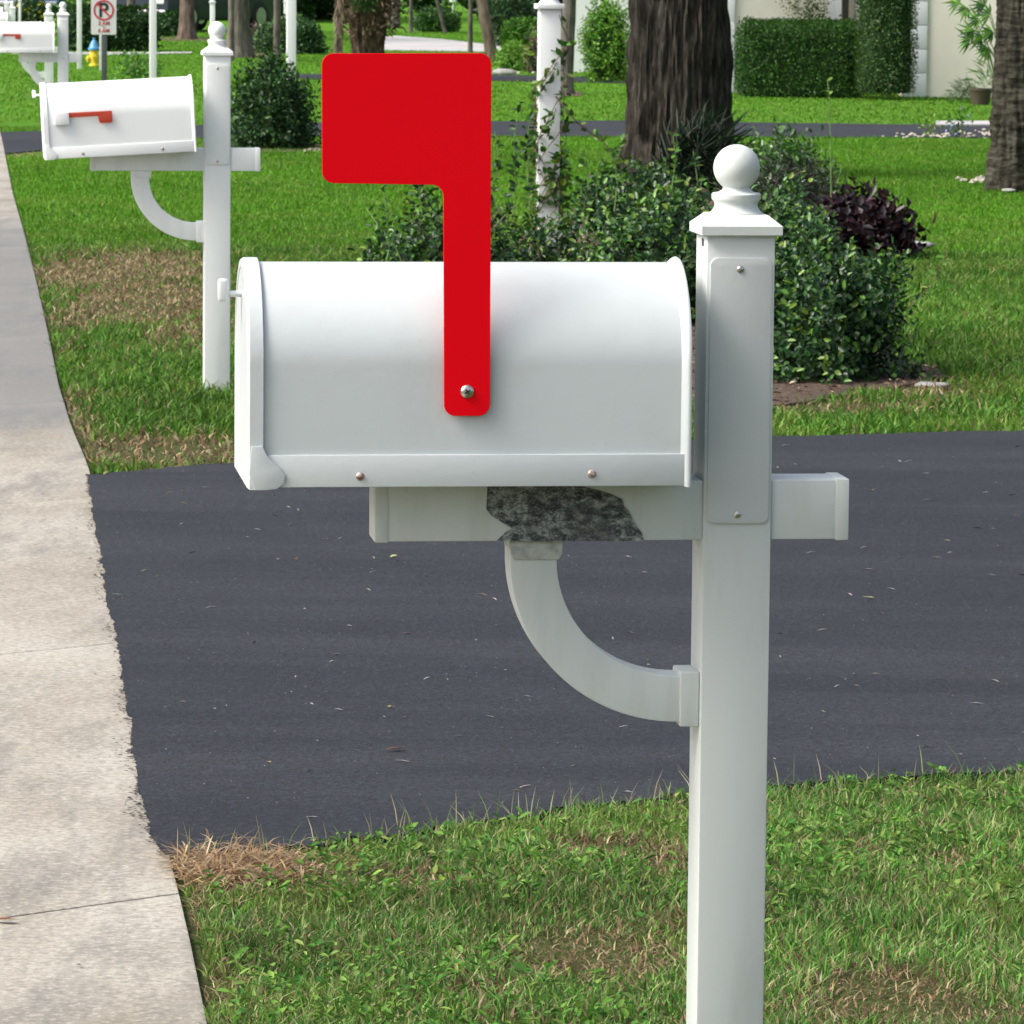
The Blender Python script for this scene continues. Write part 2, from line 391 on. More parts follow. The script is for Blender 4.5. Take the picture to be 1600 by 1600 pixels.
def shrub(name, label, cat, x, y, rx, ry, h, n, L, W, cols, tips=None, tipfrac=.25, shape='dome', amp=.2, group=None, mat='leaf',
          core=.78, sprig=5, z=0, up=.5, oval=False, stems=0, parts=True, depth=.35, root=None, sl=3.2, rz=0):
    if root is None: root = empty(name, (x, y, z), 0, label=label, cat=cat, group=group)
    seed = rng.uniform(0, 50)
    ns = max(1, n // sprig)
    p, d = shape_points(shape, ns, seed, amp)
    t = 1 - depth * rng.uniform(0, 1, (ns, 1)) ** 1.6
    c0 = p * 1.0; c0[:, :2] *= t; c0[:, 2:] *= (t * .6 + .4)
    S = np.array([rx, ry, h]); c0 = c0 * S
    if rz:
        cr, sr = math.cos(rz), math.sin(rz); Rm = np.array([[cr, -sr, 0], [sr, cr, 0], [0, 0, 1]])
        c0 = c0 @ Rm.T; d = d @ Rm.T
    ax = nrm(d + np.array([0, 0, up]) + rng.normal(0, .45, (ns, 3)))
    A = Leaves(); Ls = L * rng.uniform(.7, 1.2, ns); base = np.array([x, y, z])
    for k in range(sprig):
        f = k / max(1, sprig - 1)
        pos = c0 + ax * (Ls * sl * (f - .5))[:, None]
        ph = k * 2.4 + rng.uniform(0, 6.28, ns) * .3 + seed
        ref = nrm(np.cross(ax, np.array([.3, .9, .2]))); ref2 = np.cross(ax, ref)
        side = ref * np.cos(ph)[:, None] + ref2 * np.sin(ph)[:, None]
        a = nrm(ax * (.35 + .7 * f) + side + rng.normal(0, .2, (ns, 3)))
        nn = nrm(ax + rng.normal(0, .35, (ns, 3)))
        cl = pal(ns, cols)
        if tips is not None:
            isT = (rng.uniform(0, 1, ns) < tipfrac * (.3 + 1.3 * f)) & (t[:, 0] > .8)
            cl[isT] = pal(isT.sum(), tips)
        pos = pos + base; ok = pos[:, 2] > z + .005
        leafcards(A, pos[ok], a[ok], nn[ok], (Ls * rng.uniform(.75, 1.15, ns))[ok], (W * rng.uniform(.75, 1.15, ns))[ok], cl[ok], oval)
    A.build('foliage', mat, root)
    if core:
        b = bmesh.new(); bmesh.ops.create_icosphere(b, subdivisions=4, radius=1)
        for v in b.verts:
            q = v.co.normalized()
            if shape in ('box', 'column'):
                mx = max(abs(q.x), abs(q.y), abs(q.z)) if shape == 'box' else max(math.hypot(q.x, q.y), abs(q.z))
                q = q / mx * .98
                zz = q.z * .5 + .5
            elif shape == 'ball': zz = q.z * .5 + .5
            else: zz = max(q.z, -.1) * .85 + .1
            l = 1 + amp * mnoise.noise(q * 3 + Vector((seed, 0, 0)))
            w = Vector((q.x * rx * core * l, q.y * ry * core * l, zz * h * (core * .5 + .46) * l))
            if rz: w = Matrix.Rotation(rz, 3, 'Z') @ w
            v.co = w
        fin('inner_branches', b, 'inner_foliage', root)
    if stems:
        b = bmesh.new()
        for i in range(stems):
            an = random.uniform(0, 6.28); rr = random.uniform(.2, .9)
            e = Vector((rx * rr * math.cos(an), ry * rr * math.sin(an), h * random.uniform(.5, 1.0)))
            m1 = Vector((e.x * .3, e.y * .3, e.z * .45)) + Vector((random.gauss(0, .03), random.gauss(0, .03), 0))
            tube(b, [(random.gauss(0, .04), random.gauss(0, .04), -.02), m1, e], [.012, .008, .003], 5)
        fin('branch', b, 'twig', root)
    return root

# ------------------------------------------------------------------ the setting
EPS = .004
def sheet(name, pts, z0, z1, mat, label=None):
    b = bmesh.new(); prism(b, [(p.x, p.y) for p in pts], z0, z1, 0, 'z')
    return tag(fin(name, b, mat), kind='structure')
b = bmesh.new(); bmesh.ops.create_grid(b, x_segments=1, y_segments=1, size=1)
for v in b.verts: v.co = Vector((v.co.x * 400, 380 + v.co.y * 420, 0))
tag(fin('ground', b, 'lawn_soil'), kind='structure')

SLAB = .014; DRV = .018
kerb_px = [(352, 1720), (325, 1600), (301, 1480), (275, 1370), (255, 1295), (240, 1240), (215, 1150), (200, 1050), (182, 960), (166, 870), (152, 780), (138, 725),
           (112, 665), (92, 600), (78, 530), (60, 450), (40, 370), (20, 300), (5, 225), (-8, 170), (-25, 110), (-40, 60), (-55, 20)]
kerb = [G(x, y, SLAB) for x, y in kerb_px]
kerb_w = [Vector((kerb[0].x + .3, 3.0, SLAB))] + kerb
# concrete strip (gutter pan and apron), cut by joints into slabs
def edge_at(y):
    for a, c in zip(kerb_w, kerb_w[1:]):
        if a.y <= y <= c.y: return a.x + (c.x - a.x) * (y - a.y) / (c.y - a.y)
    return kerb_w[-1].x
joints = [G(120, 1393, SLAB).y, G(90, 1002, SLAB).y]
st = joints[1] - joints[0]
ys = [joints[0] - st, *joints]
while ys[-1] < 150: ys.append(ys[-1] + st)
ys = [2.6] + [y for y in ys if y > 2.7]
b = bmesh.new()
for y0, y1 in zip(ys, ys[1:]):
    g = .004
    right = [Vector((edge_at(y), y)) for y in np.linspace(y0 + g, y1 - g, 9)]
    xl = right[0].x - 2.6
    pts = [(p.x, p.y) for p in right] + [(right[-1].x - 2.6, y1 - g ), (xl, y0 + g)]
    # lean of the joint
    pts = [(px, py + (edge_at(py) - px) * -.8) for px, py in pts]
    prism(b, pts, -.05, SLAB, .008, 'z')
tag(fin('pavement', b, 'concrete', None, 40), kind='structure')
b = bmesh.new(); prism(b, [(edge_at(y) - 2.58, y) for y in np.linspace(2.6, 149, 30)] + [(-90, 149), (-40, 2.6)], -.04, .012, 0, 'z')
tag(fin('road', b, 'asphalt'), kind='structure')

# driveway with feathered left edge
def jag(a, c, n, amp, seed):
    out = []
    for i in range(n + 1):
        t = i / n; p = a.lerp(c, t)
        k = 1.2 * mnoise.noise(Vector((p.y * 2.5 + seed, p.x * 2.5, 0))) + .8 * mnoise.noise(Vector((p.y * 11 + seed, p.x * 11, 0))) + .8 * mnoise.noise(Vector((p.y * 47, seed, p.x * 47))) + .5 * mnoise.noise(Vector((p.y * 120, seed, p.x * 120)))
        d = (c - a).normalized(); out.append(p + Vector((-d.y, d.x, 0)) * amp * (k + max(0, mnoise.noise(Vector((p.y * 5 + 3 * seed, p.x * 5, 9))) - .25) * 4 * mnoise.noise(Vector((p.y * 60, p.x * 60, seed)))))
    return out
drv_left = []
dl = [(268, 1332), (246, 1285), (232, 1230), (214, 1150), (202, 1060), (184, 970), (166, 875), (152, 780), (143, 740)]
dlw = [G(x, y, DRV) - Vector((.015, 0, 0)) for x, y in dl]
for a, c in zip(dlw, dlw[1:]): drv_left += jag(a, c, 60, .009, 3)[:-1]
far_edge = [G(x, y, DRV) for x, y in [(143, 740), (385, 722), (760, 700), (1210, 682), (1600, 672), (2300, 652)]]
near_edge = [G(x, y, DRV) for x, y in [(2300, 1140), (1600, 1200), (1200, 1226), (1070, 1240), (900, 1262), (700, 1290), (500, 1318), (268, 1332)]]
fe = []
for a, c in zip(far_edge, far_edge[1:]): fe += jag(a, c, 30, .03, 8)[:-1]
fe.append(far_edge[-1]); fe += [Vector((14, far_edge[-1].y + .6, 0)), Vector((14, near_edge[0].y + .6, 0))]
ne = []
for a, c in zip(near_edge, near_edge[1:]): ne += jag(a, c, 24, .03, 5)[:-1]
drv = drv_left + fe + ne
sheet('driveway', drv, -.02, DRV, 'asphalt')
# neighbour's driveway, farther roads
D2 = [(-40, 246), (70, 236), (180, 222), (480, 213), (970, 215), (1300, 216), (1700, 217), (1700, 193), (1400, 196), (970, 190), (480, 193), (180, 200), (70, 206), (-40, 210)]
sheet('neighbour_driveway', [G(*p) for p in D2], -.01, .012, 'asphalt')
sheet('far_driveway', [G(*p) for p in [(440, 124), (770, 127), (1000, 131), (1000, 123), (770, 118), (440, 117)]], -.01, .014, 'asphalt')
sheet('far_road', [G(*p) for p in [(560, 72), (610, 79), (790, 82), (960, 84), (960, 76), (760, 70), (690, 62), (620, 57), (560, 60)]], -.01, .015, 'pale_road')
sheet('far_path', [G(*p) for p in [(90, 85), (180, 86), (300, 84), (300, 82), (180, 82.5), (90, 82)]], -.01, .014, 'pale_road')
sheet('garden_path', [G(*p) for p in [(1462, 199), (1560, 199), (1700, 199), (1700, 192), (1560, 193), (1462, 193)]], .012, .03, 'pale_road')
# mulch beds
def bed(name, pts, h=.012):
    b = bmesh.new(); W_ = [G(*p) for p in pts]
    return sheet(name, W_, -.01, h, 'mulch')
bed('planting_bed', [(600, 560), (900, 610), (1100, 640), (1230, 636), (1330, 620), (1400, 608), (1480, 594), (1470, 582), (1400, 560), (1340, 480), (1330, 400), (1440, 396), (1430, 372), (1330, 340), (1250, 320), (1130, 290), (980, 285), (800, 380), (640, 440)])
bed('mulch_bed', [(345, 240), (420, 240), (500, 238), (500, 226), (340, 222)])
bed('mulch_ring', [(855, 148), (875, 151), (905, 151), (915, 147), (900, 143), (868, 143)], .01)
bed('mulch_border', [(245, 64), (330, 65), (400, 90), (420, 95), (420, 84), (345, 60), (245, 59)], .01)

# ------------------------------------------------------------------ grass
def inpoly(x, y, poly):
    c = np.zeros(len(x), bool); k = len(poly)
    for i in range(k):
        x1, y1 = poly[i][0], poly[i][1]; x2, y2 = poly[(i + 1) % k][0], poly[(i + 1) % k][1]
        if y1 == y2: continue
        m_ = ((y1 > y) != (y2 > y)) & (x < (x2 - x1) * (y - y1) / (y2 - y1) + x1); c ^= m_
    return c
kx = np.array([p.x for p in kerb_w]); ky = np.array([p.y for p in kerb_w])
drvp = [(p.x, p.y) for p in drv]
bedp = [tuple(G(*p).xy) for p in [(600, 560), (900, 610), (1100, 640), (1230, 636), (1330, 620), (1400, 608), (1480, 594), (1470, 582), (1400, 560), (1340, 480), (1330, 400), (1440, 396), (1430, 372), (1330, 340), (1250, 320), (1130, 290), (980, 285), (800, 380), (640, 440)]]
d2p = [tuple(G(*p).xy) for p in D2]
roadp = [tuple(G(*p).xy) for p in [(560, 72), (610, 79), (790, 82), (960, 84), (960, 76), (760, 70), (690, 62), (620, 57), (560, 60)]]
fdrvp = [tuple(G(*p).xy) for p in [(440, 124), (770, 127), (1000, 131), (1000, 123), (770, 118), (440, 117)]]
brown = []   # worn patches: centre, half width, half depth, strength
for (px, py, wx, wy, s) in [(190, 425, 140, 30, 1.2), (230, 475, 130, 30, 1.15), (120, 500, 60, 22, .7), (300, 520, 70, 30, .6), (90, 690, 45, 35, 1.1), (250, 708, 170, 20, 1.35), (110, 640, 30, 30, .7),
                            (360, 1362, 110, 34, 1.1), (640, 1375, 90, 16, .6), (960, 1330, 90, 16, 1.1), (1040, 1352, 50, 16, 1.0), (930, 1500, 130, 40, 1.0), (1060, 1445, 60, 20, .5),
                            (340, 1545, 40, 26, .8), (1390, 1560, 120, 40, .95), (1330, 1330, 40, 16, .5), (1480, 1350, 40, 16, .5), (760, 1560, 60, 30, .45),
                            (1310, 640, 150, 10, .7), (1440, 610, 70, 16, .9), (300, 1440, 22, 80, .6), (40, 240, 50, 6, .9), (1440, 1590, 200, 24, .7),
                            (90, 560, 12, 60, .5)]:
    c = G(px, py); e = G(px + wx, py); f = G(px, py - wy); brown.append((c.x, c.y, abs(e.x - c.x), abs(f.y - c.y), s))
def vnoise(x, y, fr, seed):
    xs = x * fr + seed; ys_ = y * fr + seed * 1.7
    xi = np.floor(xs).astype(int); yi = np.floor(ys_).astype(int); fx = xs - xi; fy = ys_ - yi
    fx = fx * fx * (3 - 2 * fx); fy = fy * fy * (3 - 2 * fy)
    def h(a, b_): return (np.sin(a * 127.1 + b_ * 311.7 + seed) * 43758.5453) % 1.0
    return (h(xi, yi) * (1 - fx) + h(xi + 1, yi) * fx) * (1 - fy) + (h(xi, yi + 1) * (1 - fx) + h(xi + 1, yi + 1) * fx) * fy
def brownness(x, y):
    s = np.zeros(len(x))
    for cx, cy, a, b_, k in brown: s = np.maximum(s, k * np.exp(-(((x - cx) / a) ** 2 + ((y - cy) / b_) ** 2) ** 1.5))
    n_ = .6 * vnoise(x, y, 7, 3.3) + .4 * vnoise(x, y, 19, 9.1)
    return np.clip(s * (.45 + 1.1 * n_), 0, 1)
def lawn(label, y0, y1, x0f, x1f, N, hgt, wid, cols, near=False, seed=1, straw=.06, patch=(1.2, .5)):
    x = rng.uniform(-.5, .5, N); y = np.sqrt(rng.uniform(y0 ** 2, y1 ** 2, N)) if True else None
    lo, hi = x0f, x1f
    x = lo(y) + (x + .5) * (hi(y) - lo(y))
    ex = np.interp(y, ky, kx)
    wobble = (vnoise(x, y, 11, 5.5) - .5) * .06
    ok = ~inpoly(x, y, roadp) & ~inpoly(x, y, fdrvp) & (x > ex + .012 + wobble * .5) & ~inpoly(x, y, drvp) & ~inpoly(x + wobble, y, bedp) & ~inpoly(x, y, d2p)
    x = x[ok]; y = y[ok]
    br = brownness(x, y)
    keep = rng.uniform(0, 1, len(x)) > br * .42
    x = x[keep]; y = y[keep]; br = br[keep]; N = len(x)
    tuft = vnoise(x, y, 5.5, seed) * .6 + vnoise(x, y, 17, seed + 2) * .4
    h = hgt * (.45 + .95 * tuft) * rng.uniform(.55, 1.3, N) * (1 - .5 * br)
    w = wid * rng.uniform(.7, 1.4, N)
    lean = rng.normal(0, .55, (N, 2)); an = rng.uniform(0, 2 * math.pi, N)
    s = np.stack([np.cos(an), np.sin(an), 0 * an], 1)
    c = np.stack([x, y, np.full(N, -.004)], 1)
    col = pal(N, cols, .22)
    big = vnoise(x, y, patch[0], seed + 7); col *= (.72 + patch[1] * big)[:, None]
    yel = (vnoise(x, y, 3.1, seed + 11) > .62)[:, None] * rng.uniform(0, .55, (N, 1))
    col = col * (1 - yel) + np.array([.20, .27, .05]) * yel
    isb = rng.uniform(0, 1, N) < np.clip(br * 1.15 + straw, 0, .96)
    col[isb] = pal(isb.sum(), [(.30, .22, .12), (.22, .15, .085), (.15, .095, .06), (.40, .32, .19)], .2)
    lean[isb] *= 1.8
    top = np.stack([lean[:, 0], lean[:, 1], np.ones(N)], 1); top /= np.linalg.norm(top, axis=1, keepdims=True)
    A = Leaves(); W_ = w[:, None]; H = h[:, None]
    if near:
        mid = c + top * H * .55 * np.array([.7, .7, 1.1])
        tip = c + top * H * np.array([1.25, 1.25, .95])
        V = np.stack([c - s * W_ * .5, c + s * W_ * .5, mid + s * W_ * .42, mid - s * W_ * .42, tip], 1)
        A.add(V, [(0, 1, 2, 3), (3, 2, 4)], col)
    else:
        V = np.stack([c - s * W_ * .5, c + s * W_ * .5, c + top * H], 1)
        A.add(V, [(0, 1, 2)], col)
    return A, x, y
fr = lambda px, pad: (lambda y: (px - 800) / F * y * 1.01 + pad)
GR = [(.065, .18, .028), (.10, .235, .038), (.05, .14, .022), (.16, .27, .06), (.22, .26, .11)]
A, x, y = lawn('', 6.2, 11.2, fr(250, -.05), fr(1620, .95), 210000, .042, .0034, GR, True, 3, .22, (2.2, .8))
# broad-leaved weeds between the near blades
N = 4200; wy = rng.uniform(6.8, 10.4, N); wx = rng.uniform(-.62, 1.35, N)
cl = vnoise(wx, wy, 2.6, 20) * .6 + vnoise(wx, wy, 8, 4) * .4
ok = (cl > .56) & (wx > np.interp(wy, ky, kx) + .03) & ~inpoly(wx, wy, drvp) & (brownness(wx, wy) < .4)
wx = wx[ok]; wy = wy[ok]; N = len(wx)
for k in range(3):
    an = rng.uniform(0, 6.28, N); a = np.stack([np.cos(an), np.sin(an), rng.uniform(.1, .9, N)], 1)
    c = np.stack([wx + rng.normal(0, .006, N), wy + rng.normal(0, .006, N), rng.uniform(.012, .042, N)], 1)
    leafcards(A, c, a, np.stack([rng.normal(0, .3, N), rng.normal(0, .3, N), np.ones(N)], 1), .018 * rng.uniform(.4, 1.6, N), .010 * rng.uniform(.5, 1.5, N),
              pal(N, [(.08, .20, .03), (.12, .25, .035), (.20, .30, .07), (.05, .15, .025)]), True)
# taller seeding stalks along the driveway edge
N = 150; i = rng.integers(0, len(ne), N); q = np.array([(ne[k].x, ne[k].y) for k in i])
q = q[:] + np.stack([rng.normal(0, .03, N), -np.abs(rng.normal(.02, .04, N))], 1)
c = np.stack([q[:, 0], q[:, 1], np.zeros(N)], 1); ln = rng.normal(0, .3, (N, 2)); a = nrm(np.stack([ln[:, 0], ln[:, 1], np.ones(N)], 1))
s = np.tile(np.array([[1., 0, 0]]), (N, 1)); H = rng.uniform(.035, .10, (N, 1))
A.add(np.stack([c - s * .0011, c + s * .0011, c + a * H * .6 + s * .0009, c + a * H * .6 - s * .0009, c + a * H * np.array([1.3, 1.3, .96])], 1), [(0, 1, 2, 3), (3, 2, 4)], pal(N, [(.36, .37, .2), (.2, .28, .1), (.42, .36, .24)]))
tag(A.build('lawn_grass', 'grass_blade'), 'weedy green grass with clover in front of the dark driveway', 'grass', kind='stuff')
# dry thatch by the slab joint
A = Leaves(); N = 2300
ctr = G(368, 1366); ax_ = rng.normal(0, 1, (N, 2)) * np.array([.085, .085])
x = ctr.x + ax_[:, 0]; y = ctr.y + ax_[:, 1]; ok = x > np.interp(y, ky, kx) + .005; x = x[ok]; y = y[ok]; N = len(x)
zz = np.abs(rng.normal(0, .009, N)) + .004
an = rng.uniform(0, 6.28, N); a = nrm(np.stack([np.cos(an), np.sin(an) * .7, rng.normal(.08, .16, N)], 1)); c = np.stack([x, y, zz], 1)
s = nrm(np.cross(a, np.array([0, 0, 1.]))); L_ = rng.uniform(.03, .09, (N, 1)); wd = .0014
A.add(np.stack([c - s * wd, c + s * wd, c + a * L_ * .6 + s * wd + np.array([0, 0, .006]), c + a * L_ * .6 - s * wd + np.array([0, 0, .006]), c + a * L_], 1), [(0, 1, 2, 3), (3, 2, 4)],
      pal(N, [(.40, .28, .15), (.30, .2, .11), (.48, .38, .24), (.18, .11, .07)]))
tag(A.build('dry_thatch', 'grass_blade'), 'clump of dry straw coloured thatch beside the slab joint', 'dry grass', kind='stuff')
GM = [(.065, .175, .018), (.085, .21, .024), (.055, .145, .016), (.13, .25, .035)]
A, x, y = lawn('', 15.6, 28, fr(-20, -.3), fr(1620, 1.6), 270000, .060, .0075, GM, True, 5, .07, (.9, .5))
tag(A.build('verge_grass', 'grass_blade'), 'patchy green and brown grass beyond the dark driveway', 'grass', kind='stuff')
GF = [(.10, .265, .014), (.12, .295, .018), (.085, .235, .012)]
A, x, y = lawn('', 28, 47, fr(-20, -.5), fr(1620, 1.0), 300000, .036, .011, GF, False, 6, .01, (.45, .3))
tag(A.build('middle_lawn_grass', 'grass_blade'), 'smooth mown lawn reaching back to the neighbouring driveway', 'grass', kind='stuff')
A, x, y = lawn('', 48.3, 105, fr(-20, -1), fr(1620, 2.0), 230000, .034, .024, GF, False, 8, .01, (.22, .35))
tag(A.build('far_lawn_grass', 'grass_blade'), 'bright mown lawns of the farther gardens', 'grass', kind='stuff')
# loose bark and dead leaves on the bed
A = Leaves(); N = 16000; x = rng.uniform(-2, 2.6, N); y = rng.uniform(18.5, 33, N); ok = inpoly(x, y, bedp); x = x[ok]; y = y[ok]; N = len(x)
an = rng.uniform(0, 6.28, N); a = np.stack([np.cos(an), np.sin(an), rng.normal(0, .25, N)], 1)
leafcards(A, np.stack([x, y, rng.uniform(.013, .03, N)], 1), a, np.stack([rng.normal(0, .3, N), rng.normal(0, .3, N), np.ones(N)], 1), rng.uniform(.02, .05, N), rng.uniform(.006, .02, N), pal(N, [(.22, .15, .10), (.12, .075, .05), (.05, .03, .02), (.30, .23, .17), (.07, .045, .03)], .2))
tag(A.build('mulch_litter', 'matte_tint'), 'brown bark chips and dead leaves covering the planting bed', 'mulch', kind='stuff')
# crumbs of sealer smeared over the edge of the slab
A = Leaves(); N = 900; i = rng.integers(0, len(drv_left), N); q = np.array([(drv_left[k].x, drv_left[k].y) for k in i])
cl_ = vnoise(q[:, 0] * 0, q[:, 1], 6, 31) ; off = np.abs(rng.normal(0, .016, N)) * (.25 + 1.6 * cl_ ** 2)
q = q + np.stack([-off, rng.normal(0, .02, N)], 1)
an = rng.uniform(-.5, .5, N); a = np.stack([np.cos(an), np.sin(an), 0 * an], 1)
leafcards(A, np.stack([q[:, 0], q[:, 1], np.full(N, SLAB + .0035)], 1), a, np.tile([[0, 0, 1.]], (N, 1)), rng.uniform(.003, .015, N), rng.uniform(.002, .009, N), pal(N, [(.03, .033, .042), (.05, .052, .06), (.10, .10, .10)], .2))
tag(A.build('asphalt_crumbs', 'matte_tint'), 'dark asphalt crumbs smeared along the edge of the pale concrete', 'asphalt crumbs', kind='stuff')
# grit and fibres on the driveway
A = Leaves(); N = 2600; x = rng.uniform(-1.6, 2.4, N); y = rng.uniform(9.4, 17, N); ok = inpoly(x, y, drvp); x = x[ok]; y = y[ok]; N = len(x)
an = rng.uniform(0, 6.28, N); a = np.stack([np.cos(an), np.sin(an), 0 * an], 1)
L_ = np.where(rng.uniform(0, 1, N) < .12, rng.uniform(.015, .05, N), rng.uniform(.0015, .0045, N))
leafcards(A, np.stack([x, y, np.full(N, DRV + .0025)], 1), a, np.tile([[0, 0, 1.]], (N, 1)), L_, np.clip(L_ * .8, .0015, .003), pal(N, [(.5, .5, .5), (.35, .33, .3), (.6, .6, .6), (.45, .42, .33), (.02, .02, .02)], .1))
tag(A.build('grit', 'matte_tint'), 'pale grit and plant fibres scattered over the dark driveway', 'grit', kind='stuff')

# ------------------------------------------------------------------ mailboxes
AZ = R(6.9)
Uv = Vector((math.cos(AZ), math.sin(AZ), 0)); Vv = Vector((-math.sin(AZ), math.cos(AZ), 0))
PW = .102
DN = PW * F * math.cos(R(9.2)) / 107
pf = P(1158, 400, DN); O1 = Vector((pf.x, pf.y, 0)) + Vv * (PW / 2)
def UZ(px, py, v0):
    d = ray(px, py); t = (v0 - (CAM - O1).dot(Vv)) / d.dot(Vv); q = CAM + d * t - O1
    return (q.dot(Uv), q.z)
WB = .285; RB = WB / 2
z_top = UZ(740, 410, -.009)[1]; z_bot = UZ(740, 760, -RB)[1]
u_l = UZ(409, 600, -RB)[0]; u_r = UZ(1079, 700, -RB)[0]
u_door = UZ(386, 600, -RB)[0]
def arch(r, zb, zs, seg=40, rr=0):
    pts = [(-r, zb)]
    for i in range(seg + 1):
        t = math.pi - math.pi * i / seg; pts.append((r * math.cos(t), zs + r * math.sin(t)))
    pts.append((r, zb)); return pts
ZS = z_top - RB
A_BOT = UZ(700, 846, -.045)[1]; A_TOP = UZ(1260, 750, -.045)[1]
print('unit', 'ztop', z_top, 'zbot', z_bot, 'u', u_door, u_l, u_r, 'arm', A_BOT, A_TOP)

def xf(o, T):
    o.data.transform(T)
def build_mailbox(label, O, az, zoff=0, tilt=0, bs=1.0, raised=False, arm_l=None, detail=True, number=0, group=None, shift=0):
    root = empty('mailbox', (O.x, O.y, 0), az, label=label, cat='mailbox', group=group)
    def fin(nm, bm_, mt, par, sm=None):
        if not raised: mt = {'shaded_white_vinyl': 'lit_vinyl', 'shaded_painted_metal': 'lit_metal', 'plate': 'lit_vinyl'}.get(mt, mt)  # far mailboxes swap to the copies with brighter light in their colour
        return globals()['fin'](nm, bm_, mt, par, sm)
    # --- post
    ztp = UZ(1150, 369, -.05)[1] + .004
    bm = bmesh.new(); box(bm, -PW / 2, PW / 2, -PW / 2, PW / 2, -.3 - zoff, ztp, .004); post = fin('post', bm, 'shaded_white_vinyl', root, 35)
    # plate
    a = UZ(1107, 403, -.055); c = UZ(1205, 818, -.055)
    bm = bmesh.new(); prism(bm, roundpoly([(-.046, a[1]), (.046, a[1]), (.046, c[1]), (-.046, c[1])], .012), -PW / 2 - .004, -PW / 2 + .002, .0012)
    fin('cover_plate', bm, 'plate', post, 35)
    if detail:
        for (sx, sy) in ((1157, 421), (1152, 804)):
            q = UZ(sx, sy, -.055); bm = bmesh.new()
            lathe(bm, [(.0058, 0), (.0055, .0015), (.004, .0028), (0, .0032)], 20, Matrix.Translation((q[0], -PW / 2 - .0035, q[1])) @ Matrix.Rotation(math.pi / 2, 4, 'X'))
            fin('screw', bm, 'steel', post, 50)
    if raised:
        bm = bmesh.new(); q = UZ(1150, 379, -.05)[1]; box(bm, -PW / 2 - .0015, -PW / 2 + .001, -.022, -.010, q - .007, q + .004, .0007); fin('screw_hole', bm, 'slot_dark', post)
    # --- cap
    hw = .0600; zc0 = ztp - .004; zc1 = UZ(1150, 352, -.06)[1]; zc2 = zc1 + .014
    bm = bmesh.new()
    b = bmesh.new(); rings = []
    for h_, z_ in ((hw - .003, zc0), (hw, zc0 + .002), (hw, zc1 - .002), (hw - .002, zc1), (.041, zc2)):
        rings.append([b.verts.new((sx * h_, sy * h_, z_)) for sx, sy in ((-1, -1), (1, -1), (1, 1), (-1, 1))])
    for A_, B_ in zip(rings, rings[1:]):
        for i in range(4): b.faces.new((A_[i], A_[(i + 1) % 4], B_[(i + 1) % 4], B_[i]))
    b.faces.new(rings[0]); b.faces.new(rings[-1]); merge(bm, b)
    cap = fin('post_cap', bm, 'shaded_white_vinyl', root, 25)
    zb = UZ(1148, 262, 0)[1]; rb = .0345; zr = UZ(1148, 303, -.036)[1]
    prof = [(.040, zc2 - .002), (.040, zc2)]
    zf = zc2 + .001; zrb = zr - .010
    for t, r_ in ((0, .040), (.12, .0368), (.3, .0340), (.5, .0322), (.7, .0320), (.88, .0335), (1, .0358)):
        prof.append((r_, zf + (zrb - zf) * t))
    prof += [(.0365, zrb + .002), (.0365, zr - .002), (.0345, zr), (.027, zr + .001), (.0215, zr + .004), (.0195, zr + .008)]
    th0 = math.asin(.0195 / rb)
    zj = zb - rb * math.cos(th0)
    for i in range(1, 19):
        th = th0 + (math.pi - th0) * i / 18; prof.append((rb * math.sin(th) if i < 18 else 0, zb - rb * math.cos(th)))
    bm = bmesh.new(); lathe(bm, prof, 48); fin('ball_finial', bm, 'shaded_white_vinyl', cap, 40)
    # --- arm
    al = UZ(592, 800, -.045)[0] if arm_l is None else arm_l; ar = UZ(1318, 800, -.045)[0]
    bm = bmesh.new(); box(bm, al, -PW / 2, -.045, .045, A_BOT, A_TOP, .003); box(bm, PW / 2, ar, -.045, .045, A_BOT, A_TOP, .003)
    arm = fin('cross_arm', bm, 'shaded_white_vinyl', root, 35)
    for e0, e1 in ((al - .006, al + .014), (ar - .012, ar + .008)):
        bm = bmesh.new(); box(bm, e0, e1, -.0464, .0464, A_BOT - .0014, A_TOP + .0014, .0025); fin('end_cap', bm, 'shaded_white_vinyl', arm, 35)
    if raised:
        pp = [(762, 758), (760, 795), (768, 806), (800, 826), (792, 830), (776, 845), (840, 846), (905, 846), (1006, 845), (1003, 833), (990, 815), (984, 800), (976, 791), (972, 780), (955, 772), (935, 766), (900, 757)]
        bm = bmesh.new(); prism(bm, [UZ(x_, y_, -.0465) for x_, y_ in pp], -.0465, -.0445, 0); fin('weathered_patch', bm, 'mildewed_wood', arm)
    # --- bracket
    vb = -.035; cx, cz = UZ(1062, 872, vb); ro = cx - UZ(797, 880, vb)[0]; ri = cx - UZ(870, 880, vb)[0]
    ro2 = cz - UZ(1062, 1128, vb)[1]; ri2 = cz - UZ(1062, 1057, vb)[1]
    pts = [(cx - ro, A_BOT - .012)] + [(cx - ro * math.cos(t), cz - ro2 * math.sin(t)) for t in np.linspace(0, math.pi / 2, 28)] + [(-PW / 2, cz - ro2)]
    pts += [(-PW / 2, cz - ri2)] + [(cx - ri * math.cos(t), cz - ri2 * math.sin(t)) for t in np.linspace(math.pi / 2, 0, 28)] + [(cx - ri, A_BOT - .012)]
    bm = bmesh.new(); prism(bm, pts, vb, -vb, .0025); br = fin('curved_bracket', bm, 'shaded_white_vinyl', root, 30)
    c0 = UZ(795, 860, vb)[0]; c1 = UZ(879, 860, vb)[0]; zc = UZ(830, 874, vb)[1]
